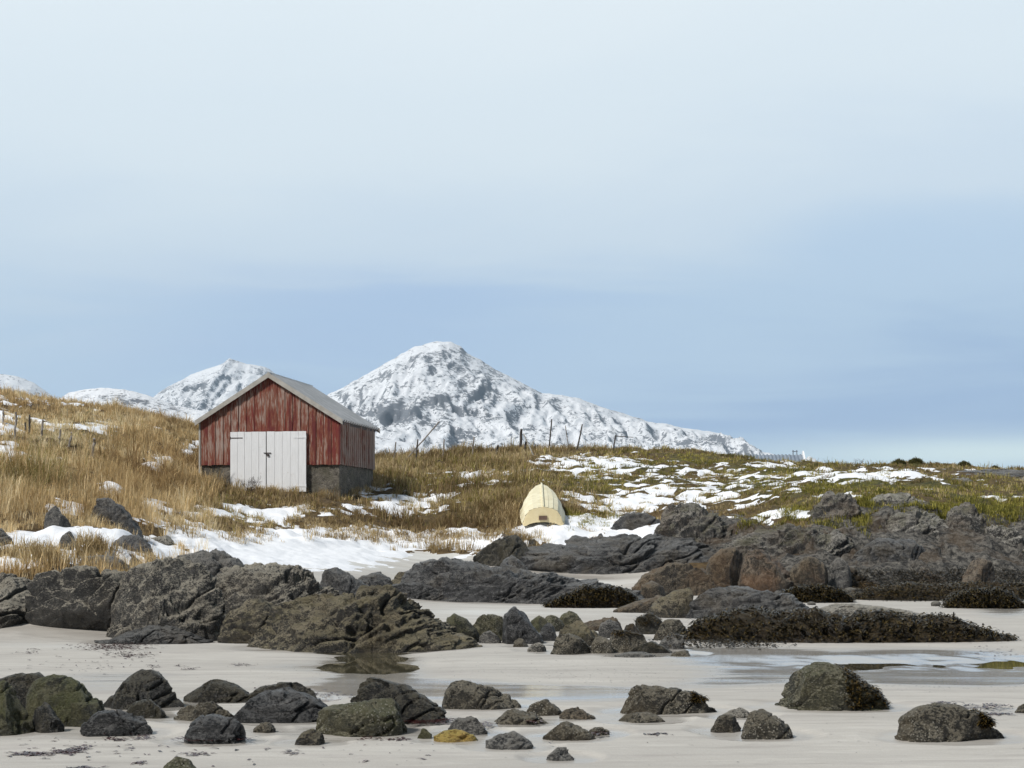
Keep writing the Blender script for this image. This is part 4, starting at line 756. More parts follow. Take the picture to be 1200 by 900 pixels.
# corrugated roof sheets, right and left slopes
def roof_side(sgn):
    y = np.arange(-0.13, 5.08, 0.0225); ridge_x = 0.0; ov = 0.13; L = HWB + ov
    u = np.linspace(0, 1, 8); U, Yy = np.meshgrid(u, y, indexing='ij')
    w = 0.05 * np.sin(Yy / 0.30 * 2 * math.pi); nx, nz = SL / math.hypot(SL, 1), 1 / math.hypot(SL, 1)
    X = sgn * (U * L + w * nx); Zz = ZR + 0.05 - SL * U * L + w * nz + (fbm(np.stack([U.ravel() * 2, Yy.ravel(), 0 * Yy.ravel()], 1), 2) * 0.008).reshape(U.shape)
    v = np.stack([X.ravel(), Yy.ravel(), Zz.ravel()], 1); v2 = v.copy(); v2[:, 2] -= 0.006; n, m = U.shape
    ii = np.arange(n * m).reshape(n, m); q = np.stack([ii[:-1, :-1], ii[1:, :-1], ii[1:, 1:], ii[:-1, 1:]], -1).reshape(-1, 4)
    mesh_obj('roof_sheet', np.vstack([v, v2]), np.vstack([q if sgn > 0 else q[:, ::-1], (q[:, ::-1] if sgn > 0 else q) + n * m]), ROOF, barn)
    def bp(uu, yy, dz): return (sgn * uu * (L + 0.01), yy, ZR + 0.035 - SL * uu * (L + 0.01) + dz)
    for (y0, y1) in ((-0.175, -0.14), (5.085, 5.12)):
        mb = MB(); c = [bp(0.0, y0, -.115), bp(1, y0, -.115), bp(1, y1, -.115), bp(0.0, y1, -.115), bp(0.0, y0, .05), bp(1, y0, .05), bp(1, y1, .05), bp(0.0, y1, .05)]
        mb.hexa(c if sgn > 0 else [c[i] for i in (1, 0, 3, 2, 5, 4, 7, 6)])
        mb.build('barge_board', BARGE, barn)
    mb = MB(); mb.box(min(sgn * (HWB + .028), sgn * (HWB + .05)), max(sgn * (HWB + .028), sgn * (HWB + .05)), -0.02, BD + 0.02, ZE - 0.14, ZE - 0.03); mb.build('eave_board', IRON, barn)
roof_side(1); roof_side(-1)
mb = MB(); mb.tube([(0, -0.15, ZR + 0.065), (0, 5.1, ZR + 0.065)], [0.05, 0.05], 8); mb.build('ridge_cap', ROOF, barn)
for sgn in (-1, 1):
    mb = MB(); xx = sgn * (HWB + 0.012); mb.box(xx - 0.028, xx + 0.028, -0.062, -0.02 - 0.045, ZW0 - (0.25 if sgn < 0 else 0), ZE - 0.05); mb.build('corner_board', BARGE if sgn < 0 else RED, barn)
# double doors
DX0, DX1, DZ0, DZ1 = -1.285, 1.255, 0.205, 2.155
for sgn in (-1, 1):
    mid = (DX0 + DX1) / 2 - 0.06; a, b = (DX0, mid - 0.012) if sgn < 0 else (mid + 0.012, DX1)
    mb = MB(); n = 5; w = (b - a) / n
    for i in range(n): mb.box(a + i * w + 0.004, a + (i + 1) * w - 0.004, -0.125 - rb.uniform(0, .006), -0.095, DZ0 + rb.uniform(-.008, .008), DZ1 + rb.uniform(-.008, .006), float(rb.random()))
    mb.box(a + .01, b - .01, -0.094, -0.072, DZ0 + .05, DZ1 - .05)
    leaf = mb.build('door_leaf', WHITE, barn)
    for zz in (DZ0 + 0.18, DZ1 - 0.20):
        h = MB(); x0 = a if sgn < 0 else b
        h.box(min(x0, x0 - sgn * 0.42), max(x0, x0 - sgn * 0.42), -0.139, -0.133, zz - .014, zz + .014)
        h.tube([(x0, -0.13, zz - .05), (x0, -0.13, zz + .05)], [.014, .014], 6); h.build('hinge', WHITE if zz < 1 else IRON if sgn < 0 else WHITE, leaf)
h = MB(); h.box(mid - 0.08, mid + 0.16, -0.15, -0.134, 1.45, 1.475); h.box(mid + 0.03, mid + 0.10, -0.165, -0.134, 1.36, 1.42); h.build('door_latch', IRON, barn)
mb = MB(); mb.box(mid - 0.011, mid + 0.011, -0.09, -0.07, DZ0, DZ1); mb.build('door_gap_shade', DARK, barn)  # dark strip painted for the shade between the two leaves

# ------------------------------------------------------------------ upturned boat
CREAM = mat_plain('cream_boat_paint', (0.66, 0.59, 0.38), (0.80, 0.75, 0.55), 0.5, 3.5, 0, 0.05)
CREAM2 = mat_plain('buff_boat_paint', (0.70, 0.58, 0.33), (0.76, 0.65, 0.40), 0.5, 9, 0, 0.05)
BY = 49.5; boat = empty('rowing_boat', ((636.5 - 600) / F * BY, BY, 1.75), 0, 'cream yellow wooden rowing boat lying keel up on the snowy slope', 'boat')
LB_, TILT = 3.7, R(13.5)
def hull_pt(t, s):                           # t along the hull 0 stern .. 1 bow, s around from left gunwale -1 over keel 0 to right gunwale 1
    b = 0.655 * (0.90 + 0.10 * math.sin(min(1, t / 0.4) * math.pi / 2)) * (1.0 if t < 0.3 else max(0.0, 1 - ((t - 0.3) / 0.7) ** 2.25)) + 0.004
    hh = 0.50 + 0.06 * math.sin(t * 2.2) - 0.32 * max(0, (t - 0.74) / 0.26) ** 2.2
    a = abs(s); x = b * float(np.interp(a, (0, .2, .4, .6, .8, 1), (0, .24, .47, .69, .87, 1.0))); z = hh * float(np.interp(a, (0, .2, .4, .6, .8, 1), (1, .965, .90, .76, .45, 0)))
    y = t * LB_; zz = z
    return (math.copysign(x, s), y * math.cos(TILT) - zz * math.sin(TILT) * 0.6, zz * math.cos(TILT) + y * math.sin(TILT))
nt = 40; ss = []
for k in range(-5, 6): ss.append(k / 5)
vs, fs = [], []
for k in range(10):                          # ten overlapping strakes, each standing a little proud of the next one up
    s0, s1 = ss[k], ss[k + 1]; o0 = len(vs)
    for t in np.linspace(0, 1, nt):
        p0, p1 = Vector(hull_pt(t, s0)), Vector(hull_pt(t, s1)); lip = 0.018 * (1 - 0.7 * t)
        outer_first = k < 5
        for j, w in enumerate((0.0, 0.5, 1.0)):
            s = s0 + (s1 - s0) * w; p = Vector(hull_pt(t, s)); amt = lip * ((1 - w) if outer_first else w)
            p += Vector((math.copysign(0.6, s) if s else 0, 0, 0.8)) * amt; vs.append(p)
        pe = Vector(hull_pt(t, s0 if outer_first else s1)); vs.append(pe)
    for i in range(nt - 1):
        for j in range(2): a = o0 + i * 4 + j; fs.append((a, a + 1, a + 5, a + 4))
        e = o0 + i * 4; fs.append((e + 3, e, e + 4, e + 7) if k < 5 else (e + 2, e + 3, e + 7, e + 6))
hull = mesh_obj('hull', np.array([tuple(v) for v in vs]), np.array(fs), CREAM, boat, False)
kl = MB(); ts = np.linspace(0, 1, 16)
for i in range(15):
    a, b = Vector(hull_pt(ts[i], 0)), Vector(hull_pt(ts[i + 1], 0)); w = 0.022; hgt = 0.05
    kl.hexa([(-w, a.y, a.z - .02), (w, a.y, a.z - .02), (w, b.y, b.z - .02), (-w, b.y, b.z - .02), (-w, a.y, a.z + hgt), (w, a.y, a.z + hgt), (w, b.y, b.z + hgt), (-w, b.y, b.z + hgt)])
kl.build('keel', CREAM, boat)
# transom: follows the hull section, with a shallow arch cut into its lower (gunwale) edge
tv, tf, N = [], [], 31
for dyy in (0.0, 0.03):
    for i in range(N):
        s = -1 + 2 * i / (N - 1); p = Vector(hull_pt(0.0, s)); low = 0.11 * max(0, 1 - (abs(s) / 0.78) ** 2.5) - 0.06
        lx = p.x * 0.999
        tv.append((lx, p.y - 0.012 + dyy, max(p.z + 0.004, low + 0.02))); tv.append((lx * 0.98, p.y * 0.3 - 0.03 + dyy, min(low, p.z - 0.01)))
for i in range(N - 1):
    a = 2 * i; b = a + 2 * N; tf += [(a + 1, a + 3, a + 2, a), (b, b + 2, b + 3, b + 1), (a + 1, b + 1, b + 3, a + 3), (a, a + 2, b + 2, b)]
tr = mesh_obj('transom', np.array(tv), np.array(tf), CREAM2, boat, False)
mb = MB(); mb.box(-0.125, 0.11, -0.10, -0.042, 0.115, 0.235); mb.build('motor_pad', mat_plain('brown_pad', (0.10, 0.06, 0.04), (0.16, 0.10, 0.07)), tr)
rail = MB()
for sg in (-1, 1): rail.tube([tuple(Vector(hull_pt(t, sg)) + Vector((0, 0, 0.01))) for t in np.linspace(0, 1, 14)], [0.022] * 14, 6)
rail.build('gunwale', CREAM, boat)

# ------------------------------------------------------------------ shed roof beyond the skyline on the right
SY = 92.0; shed = empty('metal_shed', ((905 - 600) / F * SY, SY, 3.3), R(-4), 'small shed beyond the grassy skyline with a blue grey corrugated roof and white gable board', 'shed')
mb = MB(); mb.box(-1.6, 1.7, 0, 3.0, -0.8, 1.55); mb.build('wall', BARGE, shed)
y = np.arange(-1.75, 1.78, 0.03); U, Xx = np.meshgrid(np.linspace(0, 1, 5), y, indexing='ij')
v = np.stack([Xx.ravel(), (-0.25 + 1.75 * U).ravel(), (1.52 + 0.86 * U + 0.03 * np.sin(Xx / 0.2 * 6.283)).ravel()], 1); n, m = U.shape; ii = np.arange(n * m).reshape(n, m)
q = np.stack([ii[:-1, :-1], ii[:-1, 1:], ii[1:, 1:], ii[1:, :-1]], -1).reshape(-1, 4); vb = v.copy(); vb[:, 1] = 3.0 - vb[:, 1]
STEEL = mat_plain('blue_grey_roofing', (0.20, 0.24, 0.29), (0.27, 0.31, 0.36), 0.5, 3, 0.2)
for vv in (v, vb): mesh_obj('roof_sheet', np.vstack([vv, vv - np.array([0, 0, .03])]), np.vstack([q, q[:, ::-1] + n * m]), STEEL, shed)
WT = mat_plain('white_gable_paint', (0.78, 0.78, 0.78), (0.84, 0.84, 0.84), 0.6)
mb = MB()
for sg, y0, y1 in ((1, -0.3, 1.5), (-1, 3.3, 1.5)):
    c = [(1.76, y0, 1.34), (1.84, y0, 1.34), (1.84, y1, 2.3), (1.76, y1, 2.3), (1.76, y0, 1.62), (1.84, y0, 1.62), (1.84, y1, 2.58), (1.76, y1, 2.58)]
    mb.hexa(c)
mb.build('gable_board', WT, shed)
mb = MB()
for xx in (1.25, 1.45): mb.tube([(xx, 1.5, 2.3), (xx, 1.5, 2.62)], [.03, .03], 6)
mb.tube([(1.2, 1.5, 2.55), (1.5, 1.5, 2.55)], [.025, .025], 6); mb.build('roof_rail', STEEL, shed)

# ------------------------------------------------------------------ fence posts
WOODP = mat_plain('grey_post_wood', (0.16, 0.14, 0.12), (0.32, 0.29, 0.26), 0.85, 8, 0, 0.5, (6, 6, 1))
WOODD = mat_plain('dark_post_wood', (0.035, 0.03, 0.027), (0.09, 0.075, 0.065), 0.85, 8, 0, 0.5, (6, 6, 1))
def post(px0, py0, px1, py1, wpx, label, mat=WOODP, group=None, name='fence_post', cat='fence post', Y=None):
    if Y is None: x, yy, z = cast(px0, py0, 30, 90)
    else: yy = Y; x = (px0 - 600) / F * yy; z = EYE + (HZ - py0) / F * yy
    zt = EYE + (HZ - py1) / F * yy; xt = (px1 - 600) / F * yy - x; r = wpx / F * yy / 2; rgp = random.Random(px0)
    mb = MB(); pts = [(0, 0, -0.4)] + [(xt * k / 5 + (rgp.uniform(-.2, .2) * r if k < 5 else 0), 0.02 * k * rgp.uniform(-1, 1), (zt - z) * k / 5) for k in range(6)]
    mb.tube(pts, [r * q for q in (1.1, 1.1, 1.05, 1.0, 1.0, .95, .85)], 7)
    o = mb.build(name, mat); o.location = (x, yy, z); return tag(o, label, cat, group)
FL, FR = 'fence posts on the left hillside', 'fence posts along the ridge line'
for a in [(4,498,4,480,2.4,'short pale post at the very left edge of the hillside fence'),(17.5,517,18.5,483,2.6,'tallest pale post of the left hillside fence, in straw grass'),(31,508,29,495,2.0,'short dark broken post beside a taller pale one on the left hillside'),
          (34.5,511,35,486,2.4,'pale post right beside the short broken one on the left hillside'),(49,513,50,492,2.8,'grey post with a square top, fourth along the left hillside fence'),(69.5,521,70.5,503,2.4,'thin post low on the left hillside beneath the green patch of grass'),
          (81,523,84,507,2.6,'post tilting right in the grass beside the thin low one'),(108,537,111,514,3.6,'thick grey post nearest the barn on the left hillside')]:
    post(*a, group=FL, mat=WOODD if 'broken' in a[5] else WOODP)
for a in [(461,543,464,518,1.7,'first thin post right of the barn on the ridge'),(487,543,489.5,515,1.9,'post crossed by the long leaning pole on the ridge'),(519,537,520.5,515,1.7,'thin post between the leaning pole and the centre of the ridge'),
          (553.5,535,555.5,512,1.7,'thin straight post standing alone against the snowy mountain'),(576.5,536,576.5,526,1.4,'tiny stump beside the dark leaning stump'),(580.5,537,583.5,522,2.8,'dark leaning stump on the ridge'),
          (609.5,530,611,503,3.2,'thickest dark post on the ridge with a pale brace beside it'),(614,531,617,515,2.6,'shorter dark post touching the thickest one'),(643.5,527,646.5,491,1.7,'tallest thin post on the ridge'),
          (666.5,526,662.5,499,1.1,'very thin twig like post leaning left on the ridge'),(676,528,682.5,497,1.8,'long thin post leaning right on the ridge'),(718.5,528,721.5,510,1.6,'last post of the ridge with a stick tied to its top')]:
    post(*a, group=FR, mat=WOODD if any(w in a[5] for w in ('dark', 'tall', 'last', 'long')) else WOODP)
post(472, 543, 515, 494, 1.7, 'long grey pole leaning diagonally against a ridge post', name='leaning_pole', cat='pole')
post(626, 536, 613.5, 508, 1.5, 'pale brace slanting down from the thickest ridge post', name='fence_brace', cat='brace', mat=mat_plain('bleached_wood', (.4, .38, .34), (.5, .48, .44)))
xs_, ys_, zs_ = cast(718.5, 528, 30, 90); mb = MB(); mb.tube([((720.5 - 600) / F * ys_, ys_ - .05, EYE + (HZ - 511.0) / F * ys_), ((742 - 600) / F * ys_, ys_ - .05, EYE + (HZ - 512.5) / F * ys_)], [.022, .014], 5)
tag(mb.build('crossbar_stick', WOODD), 'thin horizontal stick on top of the last ridge post', 'stick')

# ------------------------------------------------------------------ grass
def rock_free(x, y):
    ok = np.ones(len(x), bool)
    for fx, fy, hw, D in FOOT: ok &= ~((((x - fx) / (hw * 0.93)) ** 2 + ((y - fy) / (D * 0.95)) ** 2) < 1)
    c, s = math.cos(A_), math.sin(A_); lx = (x - bx0) * c - (y - by0) * s; ly = (x - bx0) * s + (y - by0) * c
    ok &= ~((np.abs(lx) < HWB + 0.05) & (ly > -0.08) & (ly < BD + .05))
    ok &= ~((np.abs(x - boat.location.x) < 0.72) & (y > BY - 0.4) & (y < BY + 3.6))
    return ok
def sample(n, px0, px1, y0, y1, seed, power=0.3):
    rg = np.random.default_rng(seed); px = rg.uniform(px0, px1, n); t = rg.random(n)
    e = 1 + power; y = (y0 ** e + t * (y1 ** e - y0 ** e)) ** (1 / e); x = (px - 600) / F * y
    z0 = ground0(x, y); q = proj(x, y, z0); sd = sand_mask(x, y, z0); return x, y, q[0], q[1], sd, rg
def straw(name, n, px0, px1, y0, y1, seed, blades_n, hfun, palette, dens, lean=(0.2, 0.9), wid=0.0105, spread=0.11):
    x, y, px, py, sd, rg = sample(n, px0, px1, y0, y1, seed)
    st = snow_t(x, y, px, py, sd); ok = (sd < 0.35) & rock_free(x, y) & ~((px > 740) & (py > 630)) & (rg.random(n) < dens(px, py, x, y)) & ((st < 0.004) | (rg.random(n) < np.where(st < 0.03, 0.16, 0.03)))
    x, y, px, py = x[ok], y[ok], px[ok], py[ok]; m = len(x)
    hgt = hfun(px, py) * np.exp(rg.normal(size=m) * 0.38) * np.clip(1 + 1.0 * perlin(P2(x, y, 0.5, 6.0)), 0.4, 1.7)
    tone = np.clip(0.5 + 0.9 * fbm(P2(x, y, 0.22, 8.0), 3) + rg.normal(size=m) * 0.16, 0, 1)
    N = m * blades_n; k = np.repeat(np.arange(m), blades_n)
    az = rg.uniform(0, 6.283, N); rr = spread * np.sqrt(rg.random(N)) * np.clip(hgt[k] / 0.3, 0.5, 1.4)
    rx, ry = x[k] + np.cos(az) * rr, y[k] + np.sin(az) * rr; root = np.stack([rx, ry, ground(rx, ry) - 0.02], 1)
    baz = az + rg.normal(size=N) * 0.7; L = hgt[k] * rg.uniform(0.55, 1.15, N)
    g = green_at(px, py)[k]; tn = np.clip(tone[k] + rg.normal(size=N) * 0.14, 0, 1)[:, None]
    pal = [np.array(c) for c in palette(0)]; palg = [np.array(c) for c in palette(1)]
    col = np.where(tn < 0.5, pal[0] * (1 - 2 * tn) + pal[1] * 2 * tn, pal[1] * (2 - 2 * tn) + pal[2] * (2 * tn - 1))
    colg = np.where(tn < 0.5, palg[0] * (1 - 2 * tn) + palg[1] * 2 * tn, palg[1] * (2 - 2 * tn) + palg[2] * (2 * tn - 1))
    gm = (rg.random(N) < g * np.clip(0.75 + 0.9 * perlin(P2(x, y, 0.35, 12.0)), 0.1, 0.95)[k])[:, None]
    col = np.where(gm, colg, col) * rg.uniform(0.75, 1.2, (N, 1))
    blades(name, root, L, wid * rg.uniform(0.6, 1.5, N) * np.clip(ry / 45, 0.8, 1.6), rg.uniform(*lean, N), col, M['straw'], az=baz, seed=seed)
    return N
PAL = lambda g: ((0.30, 0.19, 0.085), (0.68, 0.50, 0.25), (0.86, 0.74, 0.49)) if not g else ((0.09, 0.095, 0.022), (0.24, 0.22, 0.055), (0.42, 0.36, 0.13))
PAL2 = lambda g: ((0.16, 0.105, 0.05), (0.42, 0.31, 0.15), (0.68, 0.55, 0.33)) if not g else ((0.075, 0.085, 0.02), (0.25, 0.23, 0.045), (0.50, 0.43, 0.10))
one = lambda px, py, x, y: np.clip(0.62 + 1.0 * perlin(P2(x, y, 0.6, 3.0)) + 0.8 * perlin(P2(x, y, 1.7, 7.0)), 0.06, 1) * (1 - 0.62 * np.clip(rocky_at(px, py), 0, 1))
straw('dry_grass', 19000, -160, 250, 27, 84, 1, 20, lambda px, py: np.where(py < 545, np.where(px < 125, 0.24, 0.36), np.where(py < 605, 0.48, 0.32)), PAL, one, lean=(0.15, 0.8))
straw('dry_grass', 13000, 200, 620, 41, 80, 2, 20, lambda px, py: np.where((py > 575) & (px < 470), 0.22, 0.32), PAL2, one)
straw('heath_grass', 34000, 560, 1800, 43, 84, 3, 16, lambda px, py: np.where(px < 720, 0.20, 0.135), PAL2, one, lean=(0.3, 1.1), spread=0.16)
# ragged fringes: along the barn foot, the boat's left side, the cliff edge, the rock crack tufts
def clump(spots, seed, palette, name):
    rg = np.random.default_rng(seed); X, Yv, H, W_ = [], [], [], []
    for px, py, sx, sy, n, h in spots:
        for _ in range(n):
            x, yy, z = cast(px + rg.normal() * sx, py + rg.normal() * sy, 24, 80); X.append(x); Yv.append(yy); H.append(h * rg.uniform(.7, 1.3))
    X, Yv, H = np.array(X), np.array(Yv), np.array(H); k = np.repeat(np.arange(len(X)), 26); N = len(k); az = rg.uniform(0, 6.283, N); rr = 0.15 * np.sqrt(rg.random(N))
    rx, ry = X[k] + np.cos(az) * rr, Yv[k] + np.sin(az) * rr; ok = rock_free(rx, ry) | (rg.random(N) < 0.0); rx, ry, k, az = rx[ok], ry[ok], k[ok], az[ok]; N = len(k)
    root = np.stack([rx, ry, ground(rx, ry) - .02], 1); tn = rg.random((N, 1)) ; p = [np.array(c) for c in palette]
    col = np.where(tn < .5, p[0] * (1 - 2 * tn) + p[1] * 2 * tn, p[1] * (2 - 2 * tn) + p[2] * (2 * tn - 1))
    blades(name, root, H[k] * rg.uniform(.5, 1.1, N), 0.013 * rg.uniform(.6, 1.4, N), rg.uniform(.2, .9, N), col, M['straw'], az=az + rg.normal(size=N) * .6, seed=seed)
clump([(60,658,22,3,26,0.42),(30,655,20,3,22,0.45),(118,652,10,4,26,0.45),(105,645,6,6,10,.4),(330,575,14,2,24,0.32),(300,578,18,2,20,.28),(250,570,10,3,24,.4),(380,573,12,3,26,.35),(275,632,9,4,22,.3),(222,625,14,5,24,.28),(300,628,10,4,20,.26),
       (390,632,14,4,30,.28),(430,628,16,4,30,.30),(370,618,14,3,20,.24),(345,612,8,2,8,.22),(540,632,40,4,70,.34),(590,608,14,8,70,.42),(470,632,22,4,40,.3),(660,520,60,6,0,.3),(668,596,4,5,16,.3),(425,569,12,3,46,.4),(404,580,12,2,40,.4),(384,578,10,2,24,.34),(640,527,26,3,30,.4),(575,536,20,3,24,.36),(452,548,10,4,36,.4)], 8, PAL2(0), 'dry_grass')
clump([(1012,606,8,8,30,0.22),(972,612,20,6,30,0.19),(1095,606,16,6,34,0.20),(928,606,16,5,24,0.19),(1132,598,14,8,34,0.21),(1050,596,26,4,30,0.17),(1188,606,16,6,30,0.19),(880,612,18,4,24,0.16),(1015,590,8,5,40,0.26),(975,600,30,4,0,0.19),(925,600,12,6,30,0.22),(1100,600,16,4,26,0.21),(1150,600,30,5,50,0.19),(1050,575,40,3,50,0.15),(960,575,20,3,30,0.15),(690,612,12,6,40,0.19),(665,600,6,8,30,0.19),(700,603,14,2,20,0.12),(1180,592,20,6,40,0.19)], 9, PAL2(1), 'heath_grass')
# grassy hummocks on the right skyline
HUM = mat_plain('mossy_turf', (0.05, 0.05, 0.015), (0.14, 0.12, 0.035), 0.95, 7, 0, 0.8)
for px, w, top, lab in ((1053,17,540,'left one of two turf hummocks side by side on the right skyline'),(1073,17,538.5,'right one of two turf hummocks side by side on the right skyline'),(1130,15,542.5,'dark green hummock standing alone on the far right skyline'),(1166,8,547.5,'tiny grass tuft hummock near the right edge of the skyline')):
    rock(lab, [(px - w / 2 - 2, 552), (px - w / 2 + 1, top + 4), (px - 1, top), (px + w / 2 - 2, top + 2.5), (px + w / 2 + 2, 552)], Y=68, mat=HUM, name='turf_hummock', cat='hummock', depth=0.9, rough=0.06, nu=40)
    o, V, hm = ROCKS[-1]; p = V[V[:, 2] > np.percentile(V[:, 2], 60)] - np.array(o.location); rg = np.random.default_rng(int(px)); n = 500; root = p[rg.integers(0, len(p), n)]
    t = rg.random((n, 1)); fo = blades('foliage', root, rg.uniform(.08, .2, n), np.full(n, .02), rg.uniform(.3, 1, n), np.array((.05, .055, .015)) * (1 - t) + np.array((.17, .15, .05)) * t, M['straw'], o, None, seed=int(px))
# bare shrub in front of the doors
def shrub(px, py, hgt, seed, label, mat, n0=7):
    x, yy, z = cast(px, py, 30, 80); rg = random.Random(seed); mb = MB()
    def grow(p, d, L, r, lev):
        q = p + d * L; mb.tube([p, p.lerp(q, .5) + Vector((rg.uniform(-.03, .03), rg.uniform(-.03, .03), 0)), q], [r, r * .8, r * .6], 5)
        if lev:
            for _ in range(rg.choice((2, 3))):
                grow(p.lerp(q, rg.uniform(.6, 1)), (d + Vector((rg.uniform(-.7, .7), rg.uniform(-.5, .5), rg.uniform(-.1, .5)))).normalized(), L * rg.uniform(.55, .8), r * .6, lev - 1)
    for _ in range(n0): grow(Vector((0, 0, -.1)), Vector((rg.uniform(-.8, .8), rg.uniform(-.4, .4), 1)).normalized(), hgt * .42, .011, 3)
    o = mb.build('bare_shrub', mat); o.location = (x, yy, z); tag(o, label, 'shrub')
TWIG = mat_plain('dark_twigs', (0.04, 0.03, 0.025), (0.09, 0.065, 0.05))
shrub(294, 579, 0.75, 3, 'bare twiggy shrub in front of the left white barn door', TWIG)
shrub(1006, 549, 0.55, 5, 'thin bare stems sticking up from the right skyline', TWIG, 3)

# ------------------------------------------------------------------ mountains
def mat_mountain(name, rock_amt, sc):
    m, T = new_mat(name); o = T.obj
    n1 = T.noise(o, 0.010 * sc, 7, 0.65, 0.4); n2 = T.noise(T.mapping(o, (1, 1, 1.8), (0, R(24), 0)), 0.045 * sc, 6, 0.75, 0.6); n3 = T.noise(T.mapping(o, (1, 1, 2.2), (0, R(-20), 0)), 0.15 * sc, 5, 0.75)
    up = nz_up(T); cr = attr(T, 'crag')
    v = T.math('ADD', T.math('MULTIPLY', n1, 0.40), T.math('ADD', T.math('MULTIPLY', n2, 0.45), T.math('MULTIPLY', n3, 0.54)))
    v = T.math('ADD', v, T.math('ADD', T.math('MULTIPLY', T.math('SUBTRACT', 0.80, up), 0.34), T.math('SUBTRACT', T.math('MULTIPLY', cr, 0.07), 0.09)))
    f = T.ramp(v, [(0.608 - rock_amt, 0), (0.648 - rock_amt, 1)])
    rk = T.mix(n3, (0.05, 0.06, 0.08), (0.14, 0.155, 0.185))  # rock tinted bluish, some of the distance haze put into its colour
    setp(T, Base_Color=T.mix(T.math('MULTIPLY', f, 0.88), (0.86, 0.88, 0.91), rk), Roughness=0.85); bump(T, T.math('ADD', n2, n3), 0.6, 6.0 / sc); return m
def mountain(name, crest, Y, width, mat, seed, crags=(), amp=1.0, nx=420, ny=170, zfoot=0.0):
    crest = np.array(crest, float); px = np.linspace(crest[0, 0], crest[-1, 0], nx); py = np.interp(px, crest[:, 0], crest[:, 1])
    t = np.concatenate([np.linspace(-1, 0, ny), np.linspace(0, 1, ny // 3)[1:]])
    PXm, Tm = np.meshgrid(px, t, indexing='ij'); Hc = (EYE + (HZ - py) / F * Y)[:, None] - zfoot
    X = (PXm - 600) / F * Y; sp = fbm(np.stack([X.ravel() / (0.22 * width), 0 * X.ravel(), np.full(X.size, seed)], 1), 3).reshape(X.shape)
    Yv = Y + Tm * width * (1 + 0.35 * sp * np.abs(Tm))
    fall = np.clip(1 - np.abs(Tm), 0, 1) ** 1.2
    p = np.stack([X.ravel(), Yv.ravel(), np.full(X.size, seed * 3.0)], 1)
    det = ridged(p / (0.16 * width), 6, 0.55).reshape(X.shape) * 0.050 * width * amp * np.clip(np.abs(Tm) * 5, 0.05, 1) * np.clip(fall * 3, 0, 1) * np.clip(Hc / (0.25 * Hc.max()), 0.15, 1)
    gul = ridged(np.stack([X.ravel() / (0.055 * width), Yv.ravel() / (0.40 * width), np.full(X.size, seed * 5.0)], 1) + 0.5 * fbm(p / (0.2 * width), 2)[:, None], 4, 0.55).reshape(X.shape)
    fc = facets(p / (0.10 * width)).reshape(X.shape)
    small = ridged(p / (0.02 * width), 4, 0.6).reshape(X.shape) * 0.0035 * width * amp * np.clip(Hc / (0.25 * Hc.max()), 0.2, 1)
    Z = Hc * fall + (det - np.abs(det)) * 0.5 + ((gul - 1.2) * 0.019 + fc * 0.015) * width * amp * np.clip(np.abs(Tm) * 6, 0.06, 1) * np.clip(fall * 4, 0, 1) * np.clip(Hc / (0.25 * Hc.max()), 0.1, 1) + small * np.clip(np.abs(Tm) * 6, 0.4, 1) + zfoot
    q_ = proj(X.ravel(), Yv.ravel(), Z.ravel()); cr = blobs(q_[0], q_[1], crags) if len(crags) else 0 * X.ravel()
    ii = np.arange(X.size).reshape(X.shape); q = np.stack([ii[:-1, :-1], ii[1:, :-1], ii[1:, 1:], ii[:-1, 1:]], -1).reshape(-1, 4)
    tag(mesh_obj(name, np.stack([X.ravel(), Yv.ravel(), Z.ravel()], 1), q, mat, attrs={'crag': ('FLOAT', cr)}), kind='structure')
MM = mat_mountain('snowy_mountainside', 0.0, 1.0); MH = mat_mountain('snowy_low_hill', 0.01, 3.0)
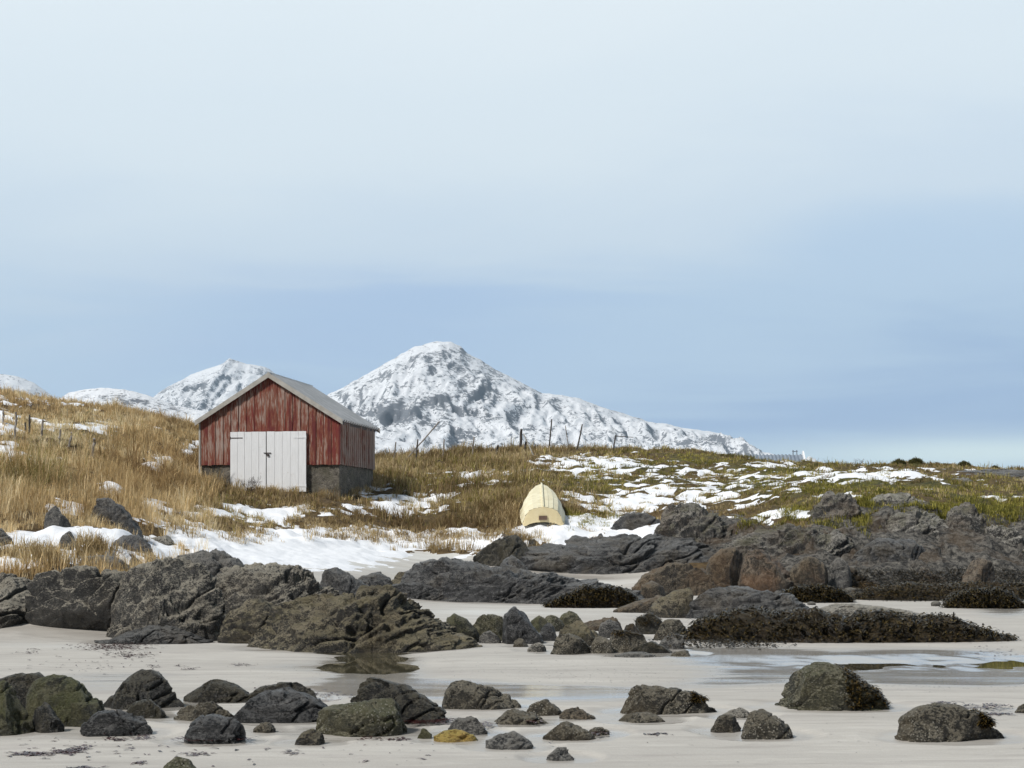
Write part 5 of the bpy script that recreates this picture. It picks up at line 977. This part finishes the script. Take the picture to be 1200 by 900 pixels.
mountain('mountain', [(230,580),(300,520),(385,464),(420,446),(455,425),(480,411),(498,404),(512,402),(528,402),(540,408),(548,416),(562,423),(580,434),(605,447),(635,462),(655,464),(680,469),(700,477),(725,485),(760,495),(800,503),(835,508),(850,511),(865,523),(888,529),(930,541),(980,562),(1080,605)],
         2600, 1050, MM, 3, [(530,412,22,5,1.2),(470,440,10,16,0.8),(455,490,20,16,1.4),(470,480,20,10,0.8),(565,462,20,7,1.0),(545,450,18,9,0.6),(500,445,14,10,0.5),(645,468,8,5,0.9),(840,518,20,5,1.3),(730,505,20,6,0.5),(580,440,14,10,.6),(700,490,20,6,.4)])
mountain('mountain', [(60,600),(130,530),(185,462),(205,450),(225,440),(245,433),(262,427),(269,421),(285,427),(305,430),(315,433),(335,450),(380,500),(450,590)], 3600, 1100, MM, 5, [(238,455,10,10,1.0),(272,428,4,5,.8),(305,435,8,5,.7)], nx=240)
mountain('mountain', [(-500,470),(-300,440),(-150,430),(-60,432),(0,439),(20,442),(40,450),(75,475),(120,520),(170,590)], 3200, 900, MM, 8, nx=200)
mountain('snowy_hill', [(20,560),(55,480),(80,461),(100,457),(120,455),(145,457),(165,462),(185,468),(205,476),(235,482),(300,490),(400,505),(480,520),(560,545),(640,580)], 800, 260, MH, 9, [(135,465,22,5,1.3),(160,470,14,4,1.0),(200,478,20,4,.5)], amp=0.7, nx=260)

# ------------------------------------------------------------------ air: thin blue winter haze between here and the mountains
def haze_box(x0, x1, y0, y1, z0, z1, density, color):
    mb = MB(); mb.box(x0, x1, y0, y1, z0, z1); m = bpy.data.materials.new('winter_haze'); m.use_nodes = True; T = NT(m.node_tree); T.n.clear()
    v = T.add('ShaderNodeVolumePrincipled', {'Color': color, 'Density': density, 'Anisotropy': 0.2})
    out = T.add('ShaderNodeOutputMaterial'); T.l.new(v.outputs[0], out.inputs['Volume']); m.cycles.homogeneous_volume = True
    tag(mb.build('haze', m), kind='stuff')
haze_box(-9000, 9000, -60, 4900, -4.0, 620, 0.00010, (0.60, 0.82, 1.0, 1))
